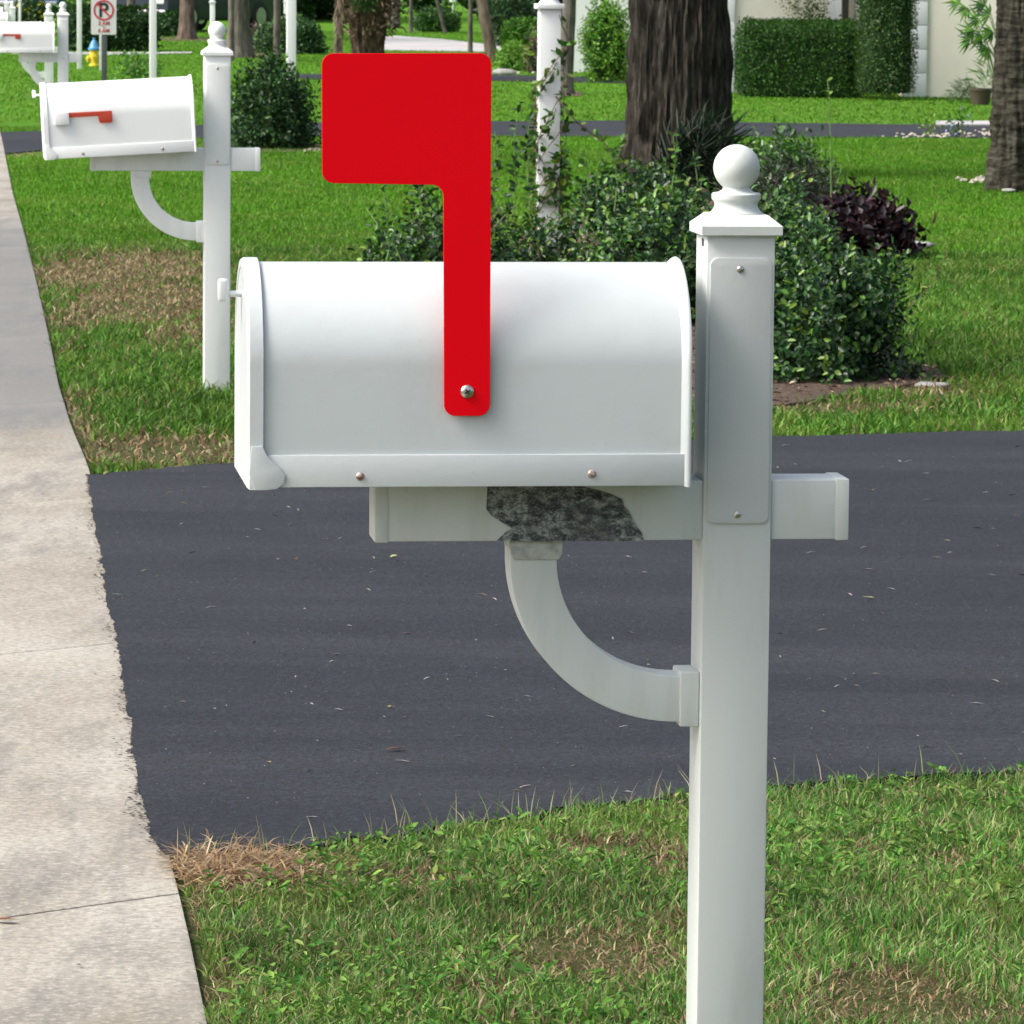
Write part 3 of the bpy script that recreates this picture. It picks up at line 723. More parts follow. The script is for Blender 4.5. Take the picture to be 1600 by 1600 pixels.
    bm = bmesh.new(); prism(bm, [(c0, A_BOT - .0005), (c1, A_BOT - .0005), (c1 - .001, zc + .008), (c1 - .006, zc), (c0 + .008, zc), (c0 + .003, zc + .008)], vb - .004, -vb + .004, .002)
    fin('bracket_collar', bm, 'mildewed_vinyl' if raised else 'shaded_white_vinyl', br, 35)
    c2 = UZ(1062, 1100, vb)[0]; zz1 = UZ(1075, 1135, vb)[1]; zz0 = UZ(1075, 1050, vb)[1]
    bm = bmesh.new(); box(bm, c2, -PW / 2 - .0005, vb - .004, -vb + .004, zz1, zz0, .003); fin('bracket_collar', bm, 'shaded_white_vinyl', br, 35)
    # --- the box itself
    objs = []
    bm = bmesh.new(); prism(bm, arch(RB, z_bot + .006, ZS), u_l - .02, u_r - .004, 0, 'x'); body = fin('box_body', bm, 'shaded_painted_metal', root, 30); objs.append(body)
    # rolled rear rim
    bm = bmesh.new(); b = bmesh.new(); rings = []
    for du, dr in ((-.016, -.001), (-.012, .002), (-.007, .0065), (-.003, .0085), (.0, .007), (.0, -.02)):
        rings.append([b.verts.new((u_r + du, p[0], p[1])) for p in arch(RB + dr, z_bot + .002 - max(dr, 0) * .5, ZS)])
    for A_, B_ in zip(rings, rings[1:]):
        for i in range(len(A_) - 1): b.faces.new((A_[i], A_[i + 1], B_[i + 1], B_[i]))
    merge(bm, b); objs.append(fin('rear_rim', bm, 'shaded_painted_metal', body, 60))
    # bottom rails
    zr0 = UZ(700, 760, -RB)[1]; zr1 = UZ(700, 710, -RB)[1]
    bm = bmesh.new(); box(bm, u_l + .002, u_r + .001, -RB - .0045, -RB + .003, zr0, zr1, .0015)
    box(bm, u_l + .002, u_r + .001, RB - .003, RB + .0045, zr0, zr1, .0015)
    box(bm, u_l + .004, u_r - .002, -RB + .0032, RB - .0032, z_bot + .001, z_bot + .005)
    rail = fin('bottom_rail', bm, 'shaded_painted_metal', body, 35); objs.append(rail)
    for (sx, sy) in ((562, 744), (924, 740)):
        q = UZ(sx, sy, -RB); bm = bmesh.new()
        lathe(bm, [(.0062, 0), (.006, .0015), (.0042, .003), (0, .0036)], 20, Matrix.Translation((q[0], -RB - .0043, q[1])) @ Matrix.Rotation(math.pi / 2, 4, 'X'))
        box(bm, q[0] - .005, q[0] + .005, -RB - .0085, -RB - .006, q[1] - .0008, q[1] + .0008)
        objs.append(fin('rail_screw', bm, 'rusty_screw', body, 50))
    # door
    zd = UZ(400, 765, -RB)[1]; rd = RB + .0055
    bm = bmesh.new(); b = bmesh.new(); rings = []
    zsd = ZS + .001
    spec = [(u_l + .002, rd - .004, 0), (u_l + .002, rd, 0), (u_door + .004, rd, 0), (u_door, rd - .003, .003), (u_door, rd - .014, .012), (u_door + .005, rd - .017, .016), (u_door + .006, rd - .05, .05), (u_door + .003, rd - .055, .055)]
    for u_, r_, dz in spec:
        rings.append([b.verts.new((u_, p[0], p[1])) for p in arch(r_, zd + dz, zsd)])
    for A_, B_ in zip(rings, rings[1:]):
        k = len(A_)
        for i in range(k): b.faces.new((A_[i], A_[(i + 1) % k], B_[(i + 1) % k], B_[i]))
    b.faces.new(rings[-1]); merge(bm, b); door = fin('door', bm, 'shaded_painted_metal', root, 32); objs.append(door)
    # hinge ears with rounded tail
    ez1 = UZ(400, 697, -RB)[1]
    e = [(u_door + .006, ez1), (u_l + .001, ez1), UZ(417, 712, -RB), UZ(436, 730, -RB), UZ(445, 742, -RB), UZ(443, 755, -RB), UZ(432, 763, -RB), (u_l + .008, zd), (UZ(398, 765, -RB)[0], zd), (u_door + .003, UZ(380, 742, -RB)[1])]
    bm = bmesh.new(); prism(bm, e, rd - .001, rd + .003, .001); objs.append(fin('hinge_ear', bm, 'shaded_painted_metal', door, 30))
    bm = bmesh.new(); prism(bm, e, -rd - .003, -rd + .001, .001); objs.append(fin('hinge_ear', bm, 'shaded_painted_metal', door, 30))
    # pull knob
    k0 = UZ(370, 459, 0); kz = k0[1]; ku = UZ(340, 455, 0)[0]; kz1 = UZ(348, 435, 0)[1]; kz0 = UZ(348, 471, 0)[1]
    bm = bmesh.new()
    lathe(bm, [(.0052, 0), (.0048, .01), (.0048, abs(ku - u_door) - .002)], 16, Matrix.Translation((u_door + .004, 0, kz)) @ Matrix.Rotation(-math.pi / 2, 4, 'Y'))
    box(bm, ku, ku + .0155, -.008, .008, kz0, kz1, .005)
    objs.append(fin('pull_knob', bm, 'shaded_painted_metal', door, 60))
    # flag
    if raised:
        vf = -RB - .010
        A_ = [UZ(503, 83.5, vf), UZ(768, 83, vf), UZ(765.5, 650, vf), UZ(694, 650, vf), UZ(693, 289, vf), UZ(503.5, 286, vf)]
        bm = bmesh.new(); prism(bm, roundpoly(A_, [.0165, .0165, .0165, .0165, .017, .0165]), vf, vf + .004, .0006)
        fl = fin('flag', bm, 'red_flag', root)
        q = UZ(730, 612, vf); T = Matrix.Translation((q[0], vf + .0003, q[1])) @ Matrix.Rotation(math.pi / 2, 4, 'X')
        bm = bmesh.new(); lathe(bm, [(.0104, 0), (.0103, .001), (.0088, .003), (.006, .0044), (.003, .0049), (0, .005)], 32, T); fin('flag_screw', bm, 'steel', fl, 60)
        bm = bmesh.new()
        for an in (.6, .6 + math.pi / 2):
            box(bm, -.0046, .0046, -.0012, .0012, .0040, .0054, 0, T @ Matrix.Rotation(an, 4, 'Z'))
        fin('screw_slot', bm, 'slot_dark', fl)
        bm = bmesh.new(); lathe(bm, [(.007, 0), (.007, .0085)], 16, Matrix.Translation((q[0], -RB + .001, q[1])) @ Matrix.Rotation(math.pi / 2, 4, 'X')); fin('pivot_spacer', bm, 'shaded_painted_metal', fl, 40)
    else:
        zf_ = z_bot + (z_top - z_bot) * .57; L0 = u_l + .03
        bm = bmesh.new(); vf = -RB - .012
        fl = roundpoly([(L0 + .05, zf_ + .012), (L0 + .245, zf_ + .012), (L0 + .245, zf_ - .038), (L0 + .190, zf_ - .038), (L0 + .184, zf_ - .008), (L0 + .05, zf_ - .008)], [.001, .004, .008, .008, .004, .001], 4)
        prism(bm, fl, vf, vf + .003, .0006); flo = fin('flag', bm, 'faded_red', root, 30); objs.append(flo)
        bm = bmesh.new(); box(bm, L0, L0 + .062, -RB - .018, -RB + .002, zf_ - .038, zf_ + .016, .004); objs.append(fin('flag_mount', bm, 'shaded_painted_metal', flo, 35))
    # tilt / scale of the box about its rear lower corner
    if tilt or bs != 1:
        pv = Vector((u_r, 0, z_bot)); T = Matrix.Translation(pv + Vector((0, 0, -.012 if tilt else 0))) @ Matrix.Rotation(tilt, 4, 'Y') @ Matrix.Scale(bs, 4) @ Matrix.Translation(-pv)
        for o in objs: xf(o, T)
    if zoff:
        for o in [c_ for c_ in root.children_recursive]: xf(o, Matrix.Translation((0, 0, zoff)))
    return root
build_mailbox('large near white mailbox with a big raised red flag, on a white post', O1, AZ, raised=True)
def unit_at(px, py, w, **k):
    D = PW * F * .996 / w; p = P(px, py, D); az = k.pop('az', AZ)
    Vx = Vector((-math.sin(az), math.cos(az), 0)); O = Vector((p.x, p.y, 0)) + Vx * (PW / 2)
    return O, D
GM_ = 'white mailboxes along the kerb'
O2, D2_ = unit_at(340, 200, 40.4)
build_mailbox('white mailbox with folded red flag, its box tilting down towards the road', O2, AZ, 0, R(-3.3), .915, arm_l=-.49, group=GM_)
def ball_off(D, y): return P(0, y, D).z - (P(0, 38, D2_).z)
O3, D3 = unit_at(98.7, 40, 16.3)
build_mailbox('white mailbox with a folded red flag standing behind the tilted mailbox', O3, AZ, ball_off(D3, 5), 0, .93, arm_l=-.42, group=GM_)
O4, D4 = unit_at(76.5, 40, 13.6)
build_mailbox('white mailbox mostly hidden behind the third mailbox from the front', O4, AZ, ball_off(D4, 7.5), R(-1), .93, arm_l=-.42, group=GM_, detail=False)
O5, D5 = unit_at(19.5, 60, 9.0)
build_mailbox('white mailbox on a thin post at the upper left, nearer of the two farthest', O5, AZ, ball_off(D5, 3), 0, .93, arm_l=-.42, group=GM_, detail=False)
O6, D6 = unit_at(11, 60, 7.8)
build_mailbox('farthest white mailbox, its post top just left of the thin post', O6, AZ, ball_off(D6, -3), 0, .93, arm_l=-.42, group=GM_, detail=False)

# ------------------------------------------------------------------ lamp posts
def lamp_post(label, px, D, wpx, collar_y, base_px=None, round_=False, top=1.0):
    w = wpx * D / F; p = P(px, 60, D); zc = P(px, collar_y, D).z
    root = empty('lamp_post', (p.x, p.y, 0), AZ, label=label, cat='lamp post', group='white lamp posts in the gardens')
    bm = bmesh.new()
    if round_: lathe(bm, [(w / 2, -.1), (w / 2, zc)], 16)
    else: box(bm, -w / 2, w / 2, -w / 2, w / 2, -.1, zc, .004)
    fin('post', bm, 'lamp_white', root, 35)
    s = w * .5
    bm = bmesh.new(); box(bm, -s * 1.32, s * 1.32, -s * 1.32, s * 1.32, zc, zc + .03, .006); lathe(bm, [(s * 1.1, zc + .028), (s * .7, zc + .06), (s * .5, zc + .12)], 20)
    cp = fin('collar', bm, 'lamp_white', root, 35)
    bm = bmesh.new(); lathe(bm, [(.05, zc + .12), (.085, zc + .14), (.11, zc + .33), (.10, zc + .335)], 6); lg = fin('lantern', bm, 'lamp_glass', root, 35)
    bm = bmesh.new(); lathe(bm, [(.13, zc + .335), (.125, zc + .35), (.05, zc + .42), (.012, zc + .44), (.012, zc + .47), (0, zc + .48)], 6); fin('lantern_roof', bm, 'lamp_white', lg, 35)
    return root, p, w, zc
vp, vpp, vpw, vpz = lamp_post('thick white lamp post wrapped in climbing vine', 858, 27.5, 33, 14)
# screw holes are too small; other posts:
lamp_post('white lamp post standing between the mailboxes and the parking sign', 124, 70, 7.5, -70)
lamp_post('slim white lamp post behind the tilted mailbox', 239, 52, 10.8, -60)
lamp_post('white lamp post rising behind the dark leafy bush', 455, 45, 14.5, -60)
lamp_post('white lamp post seen just above the ball finial of the tilted mailbox', 332, 66, 7.5, 5)
lamp_post('short thin white pole between the yellow hydrant and the sign pole', 157, 69, 3.2, -20)
lamp_post('white lamp post whose flared top shows right of the parking sign', 178.5, 84, 4, 3)
lamp_post('distant white lamp post beside the rounded bush', 446, 92, 5, 4)
lamp_post('white lamp post at the upper left above the farthest mailboxes', 31, 95, 4, 2)
lamp_post('tiny white lamp post in the distance behind the palms', 707.5, 118, 2.4, 12, round_=True)
# vine on the thick post
A = Leaves(); bm = bmesh.new(); vr = empty('climbing_vine', (vpp.x, vpp.y, 0), 0, label='thin leafy vine twisting up the thick white lamp post', cat='vine')
for k in range(13):
    pts = []; ph = random.uniform(0, 6.28); tw = random.choice((1.4, 1.9, -1.6, 2.4)); hh = random.uniform(.7, 1.45)
    for i in range(26):
        z_ = hh * i / 25; an = ph + tw * 6.28 * z_ / 1.6; rr = vpw * .66 + .018 * math.sin(i * 1.3 + k) + (.02 if k % 2 else 0)
        pts.append(Vector((rr * math.cos(an), rr * math.sin(an), z_)))
    tube(bm, pts, .0028, 5)
    for q in pts[3:]:
        m_ = 3 if random.random() < .6 else 0
        if m_:
            c = np.array([[vpp.x + q.x, vpp.y + q.y, q.z]] * m_) + rng.normal(0, .012, (m_, 3)); a = np.stack([rng.normal(0, 1, m_), -np.abs(rng.normal(.6, .6, m_)), rng.normal(.2, .6, m_)], 1)
            leafcards(A, c, a, rng.normal(0, 1, (m_, 3)) + [0, -1, .5], rng.uniform(.035, .075, m_), rng.uniform(.02, .042, m_), pal(m_, GREEN_MID + GREEN_TIP), True)
fin('vine_stem', bm, 'twig', vr); A.build('foliage', 'leaf', vr)

# ------------------------------------------------------------------ sign, hydrant
Ds = 57.5; sx0 = P(142.5, 30, Ds); sx1 = P(182, 30, Ds); zb_ = P(162, 54, Ds).z; zt_ = P(162, -7, Ds).z
sp = P(163, 60, Ds); w2 = (sx1.x - sx0.x) / 2; xc = (sx0.x + sx1.x) / 2
root = empty('parking_sign', (sp.x, Ds, 0), 0, label='white no parking sign on a dark grey pole beyond the mailboxes', cat='sign')
bm = bmesh.new(); wpo = 8 * Ds / F / 2
box(bm, -wpo, wpo, -.02, .02, -.2, zt_ + .03, .004); fin('pole', bm, 'sign_pole', root, 35)
bm = bmesh.new(); dx = xc - sp.x
prism(bm, roundpoly([(dx - w2, zt_), (dx + w2, zt_), (dx + w2, zb_), (dx - w2, zb_)], .02), -.026, -.021); panel = fin('sign_panel', bm, 'sign_white', root)
cz_ = P(162, 16, Ds).z; ro_ = 16 * Ds / F; ri_ = 13.2 * Ds / F
bm = bmesh.new()
ringo = [(dx + ro_ * math.cos(t), cz_ + ro_ * math.sin(t)) for t in np.linspace(0, 2 * math.pi, 49)[:-1]]; ringi = [(dx + ri_ * math.cos(t), cz_ + ri_ * math.sin(t)) for t in np.linspace(0, 2 * math.pi, 49)[:-1]]
for i in range(48):
    j = (i + 1) % 48; prism(bm, [ringo[i], ringo[j], ringi[j], ringi[i]], -.030, -.0265)
T = Matrix.Translation((dx, -.0275, cz_)) @ Matrix.Rotation(R(45), 4, 'Y'); box(bm, -ri_, ri_, -.0025, .0005, -.011, .011, 0, T)
fin('prohibition_ring', bm, 'sign_red', panel)
def text(name, s, size, x, y, z, mat, parent, bold=0.0):
    cu = bpy.data.curves.new(name, 'FONT'); cu.body = s; cu.size = size; cu.align_x = 'CENTER'; cu.align_y = 'CENTER'; cu.extrude = .001; cu.offset = bold
    o = bpy.data.objects.new(name, cu); COL.objects.link(o)
    dg = bpy.context.evaluated_depsgraph_get(); me = bpy.data.meshes.new_from_object(o.evaluated_get(dg)); bpy.data.objects.remove(o)
    me.transform(Matrix.Translation((x, y, z)) @ Matrix.Rotation(math.pi / 2, 4, 'X')); me.materials.clear()
    return link(name, me, mat, parent)
text('letter', 'P', .235, dx - .004, -.0285, cz_ - .006, 'sign_black', panel, .006)
text('lettering', '2 AM', .062, dx + .004, -.0285, P(162, 36.5, Ds).z, 'sign_red', panel, .0015)
text('lettering', 'TO', .028, dx + .0, -.0285, P(162, 42, Ds).z, 'sign_red', panel)
text('lettering', '6 AM', .062, dx + .002, -.0285, P(162, 48, Ds).z, 'sign_red', panel, .0015)

Dh = 72; hp = P(147, 80, Dh); sc_ = Dh / F; ht = P(147, 59, Dh).z; root = empty('fire_hydrant', (hp.x, Dh, 0), R(15), label='yellow fire hydrant with a blue top beside the sign pole', cat='fire hydrant')
hb = P(147, 78, Dh).z; r_ = 7 * sc_
bm = bmesh.new(); lathe(bm, [(r_ * 1.3, -.02), (r_ * 1.3, .02), (r_, .03), (r_, hb), (r_ * 1.1, hb)], 24); fin('barrel', bm, 'hydrant_yellow', root, 35)
bm = bmesh.new(); lathe(bm, [(r_ * 1.35, hb), (r_ * 1.35, hb + .025), (r_ * 1.1, hb + .04), (r_ * .9, hb + .09), (r_ * .45, hb + .14), (r_ * .3, hb + .15), (r_ * .3, ht), (0, ht)], 24); fin('bonnet', bm, 'hydrant_blue', root, 35)
for an, s_, zz_ in ((-math.pi / 2, .9, .10), (math.pi, 1.0, .13), (0, .7, .13)):
    bm = bmesh.new(); T = Matrix.Rotation(an, 4, 'Z') @ Matrix.Translation((0, 0, hb - zz_)) @ Matrix.Rotation(math.pi / 2, 4, 'Y')
    lathe(bm, [(r_ * .55 * s_, 0), (r_ * .55 * s_, r_ * 1.15), (r_ * .75 * s_, r_ * 1.15), (r_ * .75 * s_, r_ * 1.55), (r_ * .3 * s_, r_ * 1.6), (r_ * .3 * s_, r_ * 1.8), (0, r_ * 1.8)], 16, T)
    fin('outlet_cap', bm, 'hydrant_yellow', root, 35)

# ------------------------------------------------------------------ trees
def trunk_mesh(name, root, rad, h, mat, lean=(0, 0), flare=1.25, amp=.06, ridge=14, seg=72, rings=60, boots=False, limbs=4, bulge=None):
    b = bmesh.new(); R_ = []
    sd = random.uniform(0, 50)
    for i in range(rings + 1):
        t = i / rings; z_ = -.1 + (h + .1) * t ** 1.3
        r_ = rad * (1 - .25 * t) * (1 + (flare - 1) * math.exp(-max(z_, 0) / (rad * 1.1)))
        if bulge: r_ *= 1 + bulge[2] * math.exp(-((z_ - bulge[0]) / bulge[1]) ** 2)
        ring = []
        for k in range(seg):
            a = 2 * math.pi * k / seg; q = Vector((math.cos(a), math.sin(a), 0))
            n1 = mnoise.noise(Vector((q.x * ridge * .35 + sd, q.y * ridge * .35, z_ * 1.1)))
            n2 = mnoise.noise(Vector((q.x * ridge + sd, q.y * ridge, z_ * 2.6)))
            rr = r_ * (1 + amp * 1.2 * n1 + amp * (abs(n2) * 2 - .5))
            if boots: rr += rad * .07 * (((z_ * 16 + n1 * 1.5 + a * .3) % 1.0) - .5) + rad * .10 * max(0, mnoise.noise(Vector((a * 2.2 + sd, z_ * 9, 3))))
            ring.append(b.verts.new((rr * q.x + lean[0] * z_, rr * q.y + lean[1] * z_, z_)))
        R_.append(ring)
    for A_, B_ in zip(R_, R_[1:]):
        for k in range(seg): b.faces.new((A_[k], A_[(k + 1) % seg], B_[(k + 1) % seg], B_[k]))
    b.faces.new(R_[-1])
    for i in range(limbs):
        an = 2.4 * i + sd; z0 = h * random.uniform(.7, .97); ln = h * .45
        p0 = Vector((lean[0] * z0, lean[1] * z0, z0)); tube(b, [p0, p0 + Vector((math.cos(an) * ln * .45, math.sin(an) * ln * .45, ln * .3)), p0 + Vector((math.cos(an) * ln, math.sin(an) * ln, ln * .7))], [rad * .45, rad * .3, rad * .12], 10)
    return fin('trunk', b, mat, root, 60)
def tree(name, label, px, py, wpx, mat, h=4.2, lean=(0, 0), crown=(2.2, 2.0), n=2500, D=None, **k):
    p = G(px, py); D = p.y if D is None else D; p = P(px, py, D)
    root = empty(name, (p.x, D, 0), random.uniform(0, 6), label=label, cat='tree', group=k.pop('group', None))
    root.rotation_euler = (0, 0, 0)
    trunk_mesh('trunk', root, wpx * D / F / 2, h, mat, lean, **k)
    if crown:
        shrub('', '', '', root.location.x + lean[0] * h, root.location.y + lean[1] * h, crown[0], crown[0], crown[1], n, .13, .07, GREEN_MID, shape='ball', amp=.25, core=0, z=h * .85, depth=.8, sprig=6, root=root)
        root.children[-1].name = 'crown'
    return root
# leaf clouds written in world coordinates are shifted by the root, so fix crown offset
o_ = tree('oak_tree', 'massive dark ridged tree trunk rising behind the planting bed', 1060, 262, 163, 'oak_bark', h=5, lean=(-.004, 0), crown=None, flare=1.12, amp=.09, ridge=16, seg=160, rings=110, D=38)
shrub('', '', '', o_.location.x, o_.location.y, 3.2, 3.2, 3.0, 2500, .16, .08, GREEN_MID, shape='ball', core=0, z=4.6, depth=.8, sprig=6, root=o_); o_.children[-1].name = 'crown'
tree('oak_tree', 'slim grey trunk in a ring of mulch between the vine post and the white wall', 883, 148, 23, 'grey_bark', lean=(.035, 0), flare=1.5)
tree('pine_tree', 'brownish trunk flaring into red mulch in front of the parked dark car', 292, 62, 24, 'brown_bark', flare=1.5, h=4)
tree('oak_tree', 'wide flaring dark trunk right of the ball finial of the tilted mailbox', 373, 90, 34, 'grey_bark', flare=1.7, h=4)
tree('oak_tree', 'thin pale straight trunk in front of the rounded bush', 433, 93, 12, 'grey_bark', flare=1.2, h=4, crown=(1.8, 1.8), n=2500)
tree('oak_tree', 'pale trunk rising behind the clipped dark hedge at the upper left', 205, 60, 14, 'grey_bark', flare=1.1, h=4, crown=(1.8, 1.8), n=2500)
tree('oak_tree', 'brown leaning trunk right of the top corner of the red flag', 770, 97, 19, 'brown_bark', lean=(-.19, 0), flare=1.25, h=4)
tree('oak_tree', 'pale slanting slim trunk by the distant small hedge', 696, 52, 7, 'grey_bark', lean=(-.26, 0), flare=1.1, h=4, crown=(2, 1.6), n=2000)
tree('oak_tree', 'grey trunk just right of the shaggy palm in the distance', 618, 44, 14, 'grey_bark', flare=1.2, h=4, crown=(2, 1.8), n=2000)

def fronds(root, cx, cy, cz, nfr, L, cols, droop=.6, up=.6, leafL=.35, leafW=.025, azs=None, name='frond', k=26, mat='leaf'):
    for i in range(nfr):
        an = azs[i] if azs else 2.4 * i + random.uniform(-.3, .3); el = random.uniform(up * .5, up * 1.3)
        bm_pts = []; d = Vector((math.cos(an), math.sin(an), 0))
        for j in range(k):
            t = j / (k - 1); bm_pts.append(Vector((cx, cy, cz)) + d * L * (t * math.cos(el * (1 - t * .3))) + Vector((0, 0, L * (math.sin(el) * t - droop * t * t))))
        A = Leaves(); pp = np.array([tuple(q) for q in bm_pts]); tan = nrm(np.gradient(pp, axis=0)); side = nrm(np.cross(tan, [0, 0, 1.]))
        for sg in (1, -1):
            a = nrm(side * sg * 1.0 + tan * .7 + np.array([0, 0, -.35]) + rng.normal(0, .08, (k, 3)))
            leafcards(A, pp, a, np.tile([[0, 0, 1.]], (k, 1)) + tan * .3, leafL * np.sin(np.linspace(.35, 2.9, k)) + .03, leafW, pal(k, cols))
        s_ = side * .008; A.add(np.stack([pp[:-1] - s_[:-1], pp[:-1] + s_[:-1], pp[1:] + s_[1:], pp[1:] - s_[1:]], 1), [(0, 1, 2, 3)], pal(k - 1, [(.2, .22, .08)]))
        A.build(name, mat, root)
# right-hand palm
p = P(1596, 285, 36); root = empty('palm_tree', (p.x, 36, 0), label='thick grey ringed palm trunk at the right edge of the lawn', cat='palm tree')
trunk_mesh('trunk', root, .225, 4.5, 'palm_bark', (-.01, 0), flare=1.22, amp=.15, ridge=4, boots=True, seg=110, rings=150, limbs=0)
fronds(root, p.x, 36, 4.45, 14, 2.2, GREEN_MID)
# shaggy palm behind the flag
p = P(575, 100, 66); root = empty('palm_tree', (p.x, 66, 0), label='shaggy dark palm with old leaf bases and a hanging brown frond above the red flag', cat='palm tree')
trunk_mesh('trunk', root, .215, 4.2, 'palm_boot', (0, 0), flare=1.1, amp=.1, boots=True, seg=80, rings=120, limbs=0, bulge=(1.05, .42, .48))
fronds(root, p.x, 66, 4.2, 14, 2.4, GREEN_MID)
A = Leaves(); N = 900; an = rng.uniform(0, 6.28, N); zz = rng.uniform(.62, 1.7, N); rr = .31 + .05 * rng.normal(size=N)
c = np.stack([p.x + rr * np.cos(an), 66 + rr * np.sin(an), zz], 1); a = np.stack([np.cos(an), np.sin(an), rng.normal(.2, .7, N)], 1)
leafcards(A, c, a, rng.normal(size=(N, 3)), rng.uniform(.06, .16, N), .03, pal(N, [(.1, .07, .05), (.18, .13, .09), (.05, .035, .025), (.24, .18, .13)])); A.build('leaf_bases', 'matte_tint', root)
A = Leaves(); N = 260; zz = rng.uniform(1.02, 1.4, N); c = np.stack([p.x - .05 + rng.normal(0, .09, N), np.full(N, 65.64) + rng.normal(0, .03, N), .95 + np.abs(rng.normal(0, .14, N))], 1)
leafcards(A, c, rng.normal(size=(N, 3)) + [0, -.4, .3], rng.normal(size=(N, 3)), .09, .02, pal(N, GREEN_MID)); A.build('fern', 'leaf', root)
A = Leaves(); N = 260; t = rng.uniform(0, 1, N); c = np.stack([P(531, 0, 65.6).x - .02 * t + rng.normal(0, .022, N), np.full(N, 65.6), 1.6 - 1.3 * t], 1)
leafcards(A, c, np.stack([rng.normal(0, .18, N), rng.normal(0, .1, N), -np.ones(N)], 1), rng.normal(size=(N, 3)), .22, .018, pal(N, [(.33, .25, .19), (.25, .19, .14)])); A.build('dead_frond', 'leaf', root)
# small palms with low fronds near the flared trunk and in the middle distance
for (px, D, h, cols, lab, nf) in ((362, 76, 1.95, [(.15, .24, .03), (.22, .30, .04), (.08, .17, .03)], 'small palm with yellow green drooping fronds beside the tilted mailbox finial', 12),
                                  (642, 104, 1.7, [(.16, .24, .03), (.22, .28, .03)], 'small yellow green palm standing right of the shaggy palm', 10),
                                  (735, 84, 1.8, [(.20, .25, .12), (.12, .17, .07)], 'thin palm with grey green hanging fronds above the flag corner', 12)):
    p = P(px, 60, D); root = empty('young_palm', (p.x, D, 0), label=lab, cat='palm tree')
    trunk_mesh('trunk', root, .045, h, 'grey_bark', (0, 0), flare=1.1, amp=.05, seg=24, rings=30, limbs=0)
    fronds(root, p.x, D, h, nf, 1.0, cols, droop=1.15, up=.5, leafL=.34, leafW=.022)

# ------------------------------------------------------------------ houses
Dw = 61
def wx_(px): return P(px, 100, Dw).x
root = empty('house', (wx_(1500), Dw, 0), label='cream stucco house with white quoins behind the clipped hedge', cat='house')
X = lambda px: wx_(px) - root.location.x
bm = bmesh.new(); box(bm, X(1145), X(1303), 0, 6, -.1, 2.7); box(bm, X(1403), X(1403) + 7, -1.0, 6, -.1, 2.7); box(bm, X(1303), X(1403), .6, 6, -.1, 2.7); fin('wall', bm, 'stucco', root)
for (a, b__, y0) in ((1400, 1437, -1.03), (1294, 1313, -.03), (1132, 1147, -.04)):
    bm = bmesh.new(); z_ = 0; y1 = y0 + .12
    while z_ < 2.6:
        box(bm, X(a), X(b__), y0, y1, z_, z_ + .29, .004); z_ += .298
    fin('quoin', bm, 'quoin_white', root, 35)
bm = bmesh.new(); box(bm, X(1320), X(1329), .52, .597, 0, 2.6); fin('downspout', bm, 'dark_trim', root)
bm = bmesh.new(); box(bm, X(1340), X(1390), .55, .597, .0, 2.1); fin('door', bm, 'quoin_white', root)
bm = bmesh.new(); prism(bm, [(X(1120) - .4, 2.7), (X(1403) + 7.4, 2.7), (X(1403) + 5, 4.2), (X(1145) + 2, 4.2)], -.5, 6.5); fin('roof', bm, 'roof_tile', root)
Dg = 71; x0 = P(893, 100, Dg).x
root = empty('garage', (x0, Dg, 0), label='white garage wall seen left of the massive trunk', cat='garage')
bm = bmesh.new(); w_ = lambda px: P(px, 100, Dg).x - x0
box(bm, 0, w_(938), 0, 5, -.1, 2.6); box(bm, w_(945), w_(1135), 0, 5, -.1, 2.6); fin('wall', bm, 'quoin_white', root)
bm = bmesh.new(); box(bm, w_(938), w_(945), .05, 4.9, -.1, 2.55); fin('pilaster', bm, 'stucco', root)
bm = bmesh.new(); prism(bm, [(-.3, 2.6), (w_(1135) + .3, 2.6), (w_(1135) - 1, 3.7), (1, 3.7)], -.5, 5.5); fin('roof', bm, 'roof_tile', root)
bm = bmesh.new(); p0, p1 = w_(893), w_(918); prism(bm, [(p0, .0), (p1, .0), (p1 - .02, .06), (p0 + .13, .17), (p0 + .08, .06)], -.5, -.35); 
o = fin('garden_hose_reel', bm, 'hydrant_blue'); 
bpy.data.objects.remove(o)

# ------------------------------------------------------------------ shrubs
def S(name, label, cat, px, base, wpx, hpx, D=None, ry_=None, **k):
    D = G(px, base).y if D is None else D
    p = P(px, base, D); s = D / F; rx = wpx * s / 2
    return shrub(name, label, cat, p.x, D, rx, ry_ if ry_ else rx, hpx * s, **k)
# big foreground bed bushes
GL = dict(mat='glossy_leaf', oval=True, up=.6)
S('privet_bush', 'dense dark glossy bush right of the near mailbox post', 'bush', 1275, 604, 250, 205, 19.9, .42, n=9000, L=.036, W=.022, cols=GREEN_DARK, tips=GREEN_TIP, tipfrac=.16, core=.72, stems=14, amp=.3, **GL)
S('privet_bush', 'taller leafy bush with lime shoots just behind the near post cap', 'bush', 1225, 560, 190, 225, 21.3, .36, n=5500, L=.038, W=.024, cols=GREEN_DARK, tips=GREEN_TIP, tipfrac=.3, core=.66, stems=12, amp=.25, **GL)
S('privet_bush', 'dark bush hidden low behind the white mailbox box, near the post', 'bush', 1020, 520, 240, 180, 22.8, .4, n=5600, L=.038, W=.024, cols=GREEN_DARK, tips=GREEN_TIP, tipfrac=.32, core=.62, stems=12, amp=.25, **GL)
S('privet_bush', 'twiggy dark bush around the foot of the vine covered lamp post', 'bush', 850, 480, 230, 92, 24.5, .35, n=2800, L=.04, W=.026, cols=GREEN_DARK, tips=GREEN_TIP, tipfrac=.25, core=.45, stems=46, amp=.3, **GL)
